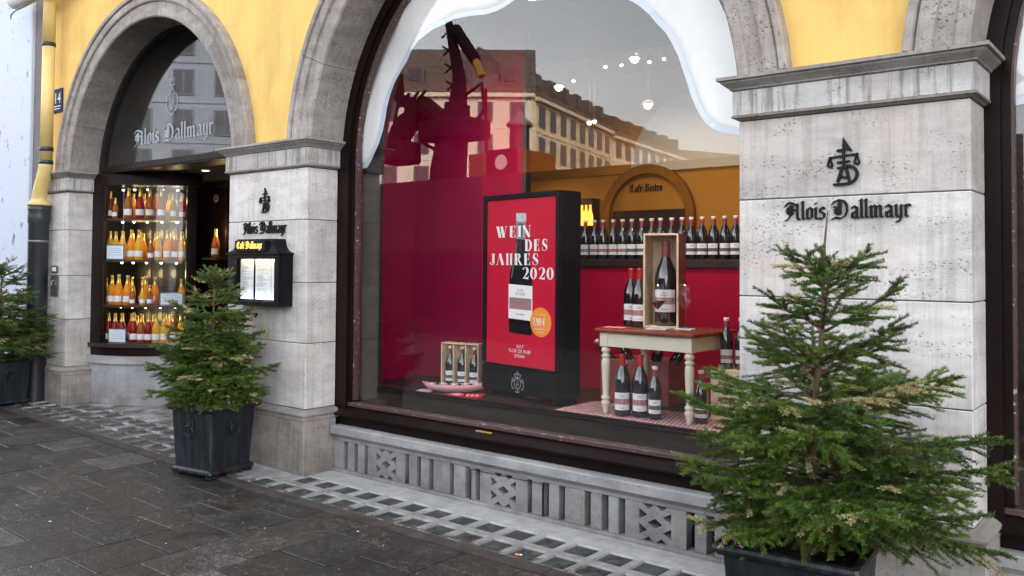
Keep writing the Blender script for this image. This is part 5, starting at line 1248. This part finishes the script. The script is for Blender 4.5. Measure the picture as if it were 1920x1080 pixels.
mb = MB(); mb.smooth = True; mb.tube([(.09, 0, 4.9), (.09, 0, 3.94)], .062, 18); mb.tube([(.09, 0, 3.92), (.085, 0, 2.68)], .062, 18); mb.tube([(.085, 0, 2.68), (.08, 0, 2.62), (.04, 0, 2.50), (-.04, 0, 2.36), (-.06, 0, 2.28), (-.06, 0, 2.24)], [.064, .068, .072, .074, .074, .074], 18)
mb.lathe([(.075, 2.27), (.10, 2.235), (.118, 2.215), (.115, 2.20), (.10, 2.20)], c=(-.06, 0, 0), n=20); mb.build('upper_pipe', 'pipe_y', dpipe)
for z in (3.93, 2.80, 2.66):
    mb = MB(); mb.smooth = True; mb.lathe([(.062, -.022), (.069, -.020), (.069, .020), (.062, .022)], c=(.088, 0, z), n=20); mb.build('pipe_clamp', 'pipe_d', dpipe)
mb = MB(); mb.smooth = True; mb.lathe([(.10, .05), (.10, 2.0), (.108, 2.02), (.112, 2.09), (.106, 2.13), (.112, 2.15), (.112, 2.198), (.09, 2.198)], c=(-.06, 0, 0), n=22); mb.build('lower_pipe', 'pipe_d', dpipe)
mb = MB(); mb.smooth = True; mb.lathe([(.101, 1.80), (.1035, 1.802), (.1035, 1.825), (.101, 1.827)], c=(-.06, 0, 0), n=22); mb.build('pipe_band', 'steel', dpipe)
nb = thing('neighbour_building', 'white rough rendered wall of the neighbouring building at the left edge', 'building', (-6, 0, 0))
mb = MB(); mb.box((-14, -.01, -.3), (2.02, 7, 15), .01); o = mb.build('wall', 'white_render', nb)
mb = MB(); mb.box((2.022, .03, -.3), (2.195, .8, 15)); mb.build('wall_return', 'grey_strip', nb)
aw_ = thing('awning_case', 'corner of a white rolled awning with a thin rod at the top left', 'awning', (-3.9, -.22, 4.50))
mb = MB(); mb.smooth = True; mb.tube([(-.05, 0, 0), (.0, 0, .0), (1.0, 0, .02)], [.05, .10, .10], 14); mb.build('roller', 'fabric', aw_); mb = MB(); mb.tube([(-.07, -.02, -.20), (-.06, -.02, -.15), (.02, -.02, -.13), (1.0, -.02, -.06)], .008, 6); mb.build('rod', 'steel', aw_)

# ------------------------------------------------------------------ planters
def planter(loc, rz, label, top=.50, bot=.385, h=.53):
    t = thing('planter', label, 'planter', loc, rz, 'dark square planters with small spruces')
    def sq(prof, name, m, sm=False):
        P = []
        for s, z in prof:
            c = min(.012, s*.06)
            P += [(-s+c, -s, z), (s-c, -s, z), (s, -s+c, z), (s, s-c, z), (s-c, s, z), (-s+c, s, z), (-s, s-c, z), (-s, -s+c, z)]
        k = len(prof); mb = MB(); mb.add(P, [(i*8+j, i*8+(j+1) % 8, (i+1)*8+(j+1) % 8, (i+1)*8+j) for i in range(k-1) for j in range(8)])
        return mb.build(name, m, t)
    b, a = bot/2, top/2
    sq([(b-.02, .055), (b, .06), (a-.035, h-.045), (a-.05, h-.045)], 'tub', 'planter')
    sq([(a-.035, h-.05), (a-.015, h-.045), (a-.004, h-.034), (a, h-.02), (a-.004, h-.006), (a-.016, h), (a-.032, h-.006), (a-.045, h-.02), (a-.045, h-.14)], 'rim', 'planter')
    sq([(b-.03, .022), (b+.016, .024), (b+.024, .036), (b+.022, .05), (b+.008, .062), (b-.004, .066)], 'base_moulding', 'planter')
    mb = MB(); e = b-.02
    for sx in (-1, 1):
        for sy in (-1, 1): mb = MB(); mb.box((sx*e-.03, sy*e-.03, 0), (sx*e+.03, sy*e+.03, .0215), .004); mb.build('foot', 'planter', t)
    mb = MB(); q = a-.046
    n = 10; P = [(-q+2*q*i/n, -q+2*q*j/n, h-.09+rnd.uniform(-.008, .012)) for j in range(n+1) for i in range(n+1)]
    mb.add(P, [(j*(n+1)+i, j*(n+1)+i+1, (j+1)*(n+1)+i+1, (j+1)*(n+1)+i) for j in range(n) for i in range(n)]); mb.build('soil', 'soil', t)
    for ang in (0, math.pi/2, math.pi, -math.pi/2):
        fz = h*.70; s = b+(a-.035-b)*(fz-.06)/(h-.105)
        rz_ = Matrix.Rotation(ang, 4, 'Z')
        mb = MB(); mb.box((-.028, -s-.012, fz-.01), (.028, -s+.004, fz+.045), .004); mb.box((-.012, -s-.026, fz+.0), (.012, -s-.012, fz+.028), .003); o = mb.build('handle_bracket', 'planter', t); o.matrix_local = rz_
        mb = MB(); mb.smooth = True; mb.tube([(.042*math.cos(u), -s-.024-.004*math.sin(u), fz-.03+.042*math.sin(u)) for u in [2*math.pi*i/18 for i in range(19)]], .0055, 8, False); o = mb.build('ring_handle', 'planter', t); o.matrix_local = rz_
    return t
planter((.499, -.425, gz(.5)+.002), R(9.3), 'dark square planter between the curved window and the menu pillar')
planter((5.12, -.70, .002), R(5), 'dark square planter at the bottom right under the large spruce', .55, .42, .52)
planter((-3.42, -.46, gz(-3.42)+.002), R(0), 'dark square planter at the far left edge by the downpipe', .5, .385, .5)

# ------------------------------------------------------------------ spruces built branch by branch
def spruce(label, loc, seed, H, prof, nb, dens, nl, nw, lead=.2, lean=(0, 0), yellow=.12, skew=0, group='small spruces in planters', zlo=.13, ex=1.25):
    rg = np.random.RandomState(seed); t = thing('spruce_tree', label, 'spruce', loc, 0, group)
    mb = MB(); mb.smooth = True
    trunk = lambda z: np.array([lean[0]*z/H+.006*math.sin(z*9), lean[1]*z/H, z])
    zs = np.linspace(-.08, H, 12); mb.tube([trunk(z) for z in zs], [max(.0028, .018*(1-z/H)**.8+.0025) for z in zs], 8); mb.build('trunk', 'bark', t)
    def rad(z): return np.interp(z, [p[0] for p in prof], [p[1] for p in prof])
    zmax = H-lead
    br = []; zw = zmax; wi = 0; gap = .165*(H/1.36)**.5
    while zw > zlo:
        f = (zw-zlo)/(zmax-zlo); m0 = 5 if f > .75 else 6+int(4*(1-f)); off = rg.uniform(0, 6.28)
        for k in range(m0): br.append((zw+rg.uniform(-.018, .018), off+k*6.283/m0+rg.uniform(-.25, .25), rad(zw)*rg.uniform(.80, 1.02), f))
        ni = int(ex*(14*max(0, 1-f*1.25)**1.0+.8))
        for k in range(ni): zi = zw-gap*rg.uniform(.15, .9); br.append((max(zlo, zi), rg.uniform(0, 6.28), rad(zi)*rg.uniform(.45, .88), max(0, f-.05)))
        zw -= gap*(1-.25*(1-f)); wi += 1
    for k in range(4): br.append((zmax+.02, k*1.571+.3, .10*rg.uniform(.7, 1.2), 1.3))
    def needles(acc, A, B, tint, l0, dn):
        A = np.array(A); B = np.array(B); d = B-A; L_ = np.linalg.norm(d)
        if L_ < 1e-4: return
        d /= L_; n = max(3, int(L_*dn)); s = (np.arange(n)+rg.rand(n))/n
        u = np.cross(d, [0, 0, 1.]); nu = np.linalg.norm(u); u = u/nu if nu > .1 else np.array([1., 0, 0]); w = np.cross(u, d)
        if w[2] < 0: w = -w
        ph = rg.uniform(-.6, math.pi+.6, n)                       # sides and top, few below
        out = np.outer(np.cos(ph), u)+np.outer(np.sin(ph), w)
        dirn = out*.80+d*.58+rg.normal(0, .05, (n, 3)); dirn /= np.linalg.norm(dirn, axis=1)[:, None]
        ln = l0*rg.uniform(.75, 1.15, n); base = A+np.outer(s*L_, d)
        side = np.cross(dirn, rg.normal(0, 1, (n, 3))); side /= np.linalg.norm(side, axis=1)[:, None]+1e-9
        tip = base+dirn*ln[:, None]; mid = base+dirn*(ln*.55)[:, None]; h = nw/2
        V = np.stack([base-side*h*.6, base+side*h*.6, mid+side*h, mid-side*h, tip], 1)
        tt = np.clip(tint+rg.normal(0, .07, n), 0, 1)
        acc.append((V, tt))
    for bi, (z, az, ln, f) in enumerate(br):
        ln *= 1+skew*(math.cos(az)*.78+math.sin(az)*.63)
        acc = []; wood = MB()
        p0 = trunk(z); up0 = (.08+.50*min(f, 1)**1.5)+rg.uniform(-.16, .16)
        if f > 1.1: up0 = 1.1+rg.uniform(-.2, .3)
        dirh = np.array([math.cos(az), math.sin(az), 0]); n = 9; P = [p0]
        for k in range(1, n+1):
            q = k/n; e = up0-(.20*(1-min(f, 1))+.05)*q*1.6+.46*q*q
            dv = dirh*math.cos(e)+np.array([0, 0, math.sin(e)]); dv = dv+rg.normal(0, .05, 3); P.append(P[-1]+dv*ln/n)
        wood.tube(P, [.0052*(1-k/(n+1))+.0013 for k in range(n+1)], 5)
        old = rg.rand() < yellow
        btint = rg.uniform(.12, .46)
        for k in range(1, n):
            tt = btint+(.30 if k > n*.6 else 0)  # paler tips, also tinted to imitate highlights over the darker crown interior
            if old and k > n*.7: tt = .93
            needles(acc, P[k], P[k+1], tt, nl, dens)
        # side twigs
        m_ = max(4, int(ln/.030))
        for j in range(m_):
            q = .16+.80*(j+rg.uniform(.1, .9))/m_; fi = q*n; k = int(fi); b = P[k]+(P[min(k+1, n)]-P[k])*(fi-k)
            dd = P[min(k+1, n)]-P[k]; dd = dd/np.linalg.norm(dd); sd = np.cross(dd, [0, 0, 1.]); sd /= np.linalg.norm(sd)+1e-9
            sgn = 1 if j % 2 else -1; an = R(rg.uniform(38, 62)); dv = dd*math.cos(an)+sd*sgn*math.sin(an)+np.array([0, 0, rg.uniform(-.50, .20)]); dv /= np.linalg.norm(dv)
            tl = min(.24, (ln*.46*(1-q)+.065)*rg.uniform(.75, 1.2)); e1 = b+dv*tl*.55; e2 = e1+(dv*.92+dd*.25+np.array([0, 0, -.10]))*tl*.45
            wood.tube([b, e1, e2], [.0022, .0016, .001], 4, False)
            tt = btint+rg.uniform(-.08, .18)+(.12 if rg.rand() < .3 else 0)
            if rg.rand() < (.30 if old else yellow*.35): tt = rg.uniform(.86, 1.0)
            needles(acc, b, e1, tt, nl, dens); needles(acc, e1, e2, min(1, tt+.14), nl*.92, dens)
            if tl > .085:
                for s2 in (-1, 1):
                    b2 = b+(e1-b)*rg.uniform(.45, .95); an = R(rg.uniform(35, 55)); sd2 = np.cross(dv, [0, 0, 1.]); sd2 /= np.linalg.norm(sd2)+1e-9
                    v2 = dv*math.cos(an)+sd2*s2*math.sin(an)+np.array([0, 0, rg.uniform(-.2, .05)]); l2 = tl*rg.uniform(.35, .5); e3 = b2+v2*l2
                    wood.tube([b2, e3], [.0014, .0008], 4, False); needles(acc, b2, e3, min(1, tt+.10), nl*.9, dens)
        # mesh: wood + needles
        V = np.concatenate([a[0] for a in acc]); tints = np.concatenate([a[1] for a in acc]); nn = len(V); wv = np.array([tuple(v) for v in wood.v], dtype=float)
        nw_ = len(wv); co = np.concatenate([wv, V.reshape(-1, 3)])
        me = bpy.data.meshes.new('branch'); base = nw_+np.arange(nn)*5
        quads = np.stack([base, base+1, base+2, base+3], 1); tris = np.stack([base+3, base+2, base+4], 1)
        loops = [i for f_ in wood.f for i in f_]; st = []; c = 0
        for f_ in wood.f: st.append(c); c += len(f_)
        loops = np.concatenate([np.array(loops), quads.ravel(), tris.ravel()]); st = np.concatenate([np.array(st), c+np.arange(nn)*4, c+nn*4+np.arange(nn)*3])
        me.vertices.add(len(co)); me.vertices.foreach_set('co', co.ravel()); me.loops.add(len(loops)); me.loops.foreach_set('vertex_index', loops.astype(np.int32))
        me.polygons.add(len(st)); me.polygons.foreach_set('loop_start', st.astype(np.int32))
        me.polygons.foreach_set('material_index', np.concatenate([np.zeros(len(wood.f)), np.ones(2*nn)]).astype(np.int32))
        me.update(calc_edges=True); at = me.attributes.new('tint', 'FLOAT', 'FACE'); at.data.foreach_set('value', np.concatenate([np.zeros(len(wood.f)), tints, tints]).astype(np.float32))
        me.materials.append(MT['bark']); me.materials.append(MT['needle']); link('branch', me, t)
    if lead > .1:   # bare leader with short brown needles
        acc = []
    return t
spruce('large bushy spruce with yellowed twigs in the bottom right planter', (5.14, -.70, .46), 11, 1.36,
       [(0, .40), (.12, .52), (.24, .66), (.36, .68), (.48, .62), (.62, .50), (.76, .40), (.90, .38), (1.06, .25), (1.4, .1)], 112, 1500, .0175, .0019, .30, (.09, 0), .09, zlo=.15, ex=1.0, skew=.15)
spruce('medium spruce in the planter in front of the menu pillar', (.499, -.425, .44+gz(.5)), 5, 1.03,
       [(0, .40), (.15, .46), (.30, .49), (.5, .43), (.68, .35), (.82, .27), (.95, .17)], 88, 760, .0205, .0032, .06, (-.04, 0), .08, ex=2.1)
spruce('dark spruce cut off by the left edge in front of the downpipe', (-3.42, -.46, .44+gz(-3.42)), 3, 1.0,
       [(0, .50), (.15, .60), (.35, .58), (.5, .50), (.68, .42), (.82, .34), (.95, .2)], 70, 420, .021, .0040, .10, (-.05, 0), .04)

# ------------------------------------------------------------------ far side of the square (seen mirrored in the glass)
def far_house(name, label, P0, P1, h_eave, h_roof, m, nwin, rows, z_first, zstep, ww, wh, cornice=True, dorm=0, group='houses across the square'):
    P0 = Vector(P0); P1 = Vector(P1); L_ = (P1-P0).length; ex = (P1-P0)/L_; ny = Vector((ex.y, -ex.x))   # ny: toward the shop
    if ny.dot(Vector((6, 0))-P0) < 0: ny = -ny
    t = thing(name, label, 'building', (P0.x, P0.y, 0), math.atan2(ex.y, ex.x), group)
    s = 1 if (Vector((-ex.y, ex.x)).dot(ny) > 0) else -1    # local +y toward the shop?
    D = 14
    mb = MB(); y0, y1 = sorted((0, -s*D)); mb.box((0, y0, 0), (L_, y1, h_eave)); mb.build('wall', m, t)
    mb = MB(); P = [(-.3, s*.5, h_eave), (L_+.3, s*.5, h_eave), (L_+.3, -s*D*.45, h_roof), (-.3, -s*D*.45, h_roof), (-.3, -s*D, h_eave), (L_+.3, -s*D, h_eave)]
    mb.add(P, [(0, 1, 2, 3), (3, 2, 5, 4), (0, 3, 4), (1, 5, 2), (0, 4, 5, 1)]); fix_normals(mb.build('roof', 'f_roof', t))
    if cornice: mb = MB(); a, b = sorted((0, s*.45)); mb.box((-.2, a, h_eave-.45), (L_+.2, b, h_eave-.05)); mb.build('cornice', 'f_white', t)
    for r_ in range(1, rows):
        mb = MB(); a, b = sorted((0, s*.08)); z = z_first+zstep*r_-.75; mb.box((0, a, z), (L_, b, z+.12)); mb.build('string_course', m, t)
    fm = MB(); a, b = sorted((s*.02, s*.12)); fm.box((-ww/2-.1, a, -.1), (ww/2+.1, b, wh+.1)); a, b = sorted((s*.121, s*.13)); fmesh = fm.mesh('far_window', 'f_frame')
    pm_ = MB(); 
    for q in (-1, 1): pm_.box((q*ww/4-ww/4+.04, a, 0), (q*ww/4+ww/4-.04, b, wh))
    pmesh = pm_.mesh('far_pane', 'f_pane')
    for r_ in range(rows):
        for i in range(nwin):
            x = L_*(i+.5)/nwin; o = link('window', fmesh, t, loc=(x, 0, z_first+zstep*r_)); link('pane', pmesh, o)
    for i in range(dorm):
        x = L_*(i+.5)/dorm; mb = MB(); zz = h_eave+1.0; ya, yb = sorted((-s*.6, -s*3.2)); mb.box((x-.9, ya, zz), (x+.9, yb, zz+1.7)); dm_ = mb.build('dormer', 'f_roof', t)
        mb = MB(); ya, yb = sorted((-s*.59, -s*.5)); mb.box((x-.55, ya, zz+.3), (x+.55, yb, zz+1.4)); mb.build('pane', 'f_pane', dm_)
    return t
far_house('office_building', 'grey modern office block mirrored in the left arch', (-72, -17), (-52, -38), 27, 29, 'f_grey', 9, 7, 2.2, 3.25, 1.5, 1.9, False)
far_house('corner_house', 'pale corner house with dormers mirrored left in the big window', (-60, -50.5), (-45.2, -62.3), 18.6, 24.5, 'f_white', 6, 5, 3.0, 3.2, 1.3, 1.8, True, 4)
far_house('town_house', 'cream town house with many windows mirrored in the big window', (-45.4, -63), (-51.2, -86), 18.4, 24.0, 'f_cream', 8, 5, 3.0, 3.15, 1.3, 1.9, True, 6)
far_house('town_house', 'white town house further along the mirrored row', (-51.4, -87), (-55.5, -114), 18.0, 23.0, 'f_white', 9, 5, 3.0, 3.1, 1.4, 1.9, True, 6)
far_house('town_house', 'low dark roofed house closing the mirrored row', (-55.6, -115), (-40, -150), 15.0, 20.5, 'f_cream', 8, 4, 3.0, 3.1, 1.4, 1.9, True, 4)
# site hoarding
hd = thing('site_hoarding', 'long dark site hoarding across the street mirrored in the window', 'hoarding', (-6, -12, 0))
for i in range(14):
    mb = MB(); mb.box((-14+2.0*i+.01, -.05, 0), (-12+2.0*i-.01, 0, 3.9)); mb.build('hoarding_panel', 'hoard', hd)
# dark machine with its mast
rg_ = thing('construction_rig', 'dark construction rig with a leaning mast mirrored in the window', 'crane', (-11, -14, 0))
def tb2(pts, r, n=8, m='rig', name='strut'): mb = MB(); mb.tube(pts, r, n); return mb.build(name, m, rg_)
tb2([(-.5, 0, .5), (-.3, 0, 4.5), (.05, 0, 6.4)], [.62, .55, .38], 8, name='mast'); tb2([(.05, 0, 6.2), (.1, 0, 7.2), (-.35, 0, 8.9)], [.34, .22, .13], 6, name='jib')
tb2([(-.1, 0, 8.7), (.75, 0, 7.6)], .18, 6, 'rig', 'head_block'); tb2([(.5, 0, 8.0), (1.0, 0, 7.1)], .12, 6, 'rig_y', 'hydraulic_ram')
tb2([(-2.9, 0, 5.0), (-2.2, 0, 5.9), (-1.3, 0, 6.5), (-.2, 0, 5.6)], [.30, .42, .30, .35], 7, name='arm'); tb2([(-2.8, 0, 7.0), (-1.5, 0, 6.4), (-.3, 0, 5.9)], [.12, .3, .3], 6, name='arm'); tb2([(-2.4, 0, 6.6), (-2.5, 0, 7.6)], .16, 6, name='bracket')
tb2([(.3, 0, 6.6), (1.0, 0, 6.9), (1.1, 0, 6.1), (.6, 0, 5.6)], .06, 5, name='hose'); tb2([(-1.6, 0, 6.5), (-1.5, 0, 5.4), (-.9, 0, 5.1), (-.5, 0, 5.6)], .07, 5, name='hose')
for i in range(16):
    z = 4.4+i*.27; x = -.3+.35*(z-4.5)/2 if z < 6.4 else .05-.4*(z-6.4)/2.5; w = .46 if z < 6.2 else .26
    tb2([(x-w, .1, z), (x+w*.9, .1, z+.28*(1 if i % 2 else -1))], .035, 5, name='lattice_bar')
for x in (-2.6, -2.2, -1.9): tb2([(x, .2, 5.5), (x+.25, .2, 6.5), (x+.8, .2, 6.9)], .05, 5, name='hose')
tb2([(1.2, 0, 4.0), (1.15, 0, 6.7)], .05, 6, name='guide_pole')
mb = MB(); mb.box((-3.0, -.5, 4.75), (-1.9, .5, 5.45), .08); mb.build('bucket', 'rig', rg_); mb = MB(); mb.box((-1.1, -.6, 5.3), (.9, .6, 5.9), .08); mb.build('winch_housing', 'rig', rg_); mb = MB(); mb.box((-1.6, -1.2, .0), (1.2, 1.2, 1.6), .1); mb.build('chassis', 'rig', rg_)
ki = thing('orange_kiosk', 'orange kiosk with a round white clock mirrored in the window', 'kiosk', (-8.3, -13.2, 0))
mb = MB(); mb.box((-.97, -.8, 0), (1.0, .6, 4.6), .04); mb.build('cabin', 'kiosk', ki); mb = MB(); mb.box((-.25, .6, 3.95), (.75, .64, 4.65)); mb.build('clock_plate', 'rig', ki)
mb = MB(); mb.lathe([(0, 0), (.2, 0), (.2, .02), (0, .02)], n=18, axis=Matrix.Rotation(R(-90), 3, 'X'), c=(.25, .645, 4.3)); mb.build('clock_face', 'white_ink', ki)
ln = thing('advertising_column', 'slim cylindrical column with a cap mirrored in the window', 'column', (-8.74, -14.2, 0)); mb = MB(); mb.smooth = True; mb.lathe([(.28, 0), (.28, 5.5), (.38, 5.52), (.38, 5.6), (.2, 5.75), (.05, 5.95), (0, 6.0)], n=20); mb.build('shaft', 'grey_strip', ln)

# litter on the paving
lt = MB()
for i in range(60):
    x = rnd.uniform(-2.5, 3.2); y = rnd.uniform(-3.2, -.6); r_ = rnd.choice((.003, .004, .004, .005, .009))
    P = [(x+r_*rnd.uniform(.7, 1.2)*math.cos(a*1.047), y+r_*rnd.uniform(.7, 1.2)*math.sin(a*1.047), gz(x)+.0035) for a in range(6)]
    lt.add(P+[(x, y, gz(x)+.006)], [(j, (j+1) % 6, 6) for j in range(6)])
lt.build('pale_litter', 'label', kind='stuff')
ce = thing('cigarette_end', 'orange cigarette end lying on the edge of the glass block strip', 'cigarette end', (3.42, -.40, .012), R(25)); mb = MB(); mb.tube([(0, 0, 0), (.028, 0, 0)], .0045, 8); mb.build('paper', 'orange', ce); mb = MB(); mb.tube([(.0285, 0, 0), (.04, 0, 0)], .0045, 8); mb.build('filter', 'label', ce)
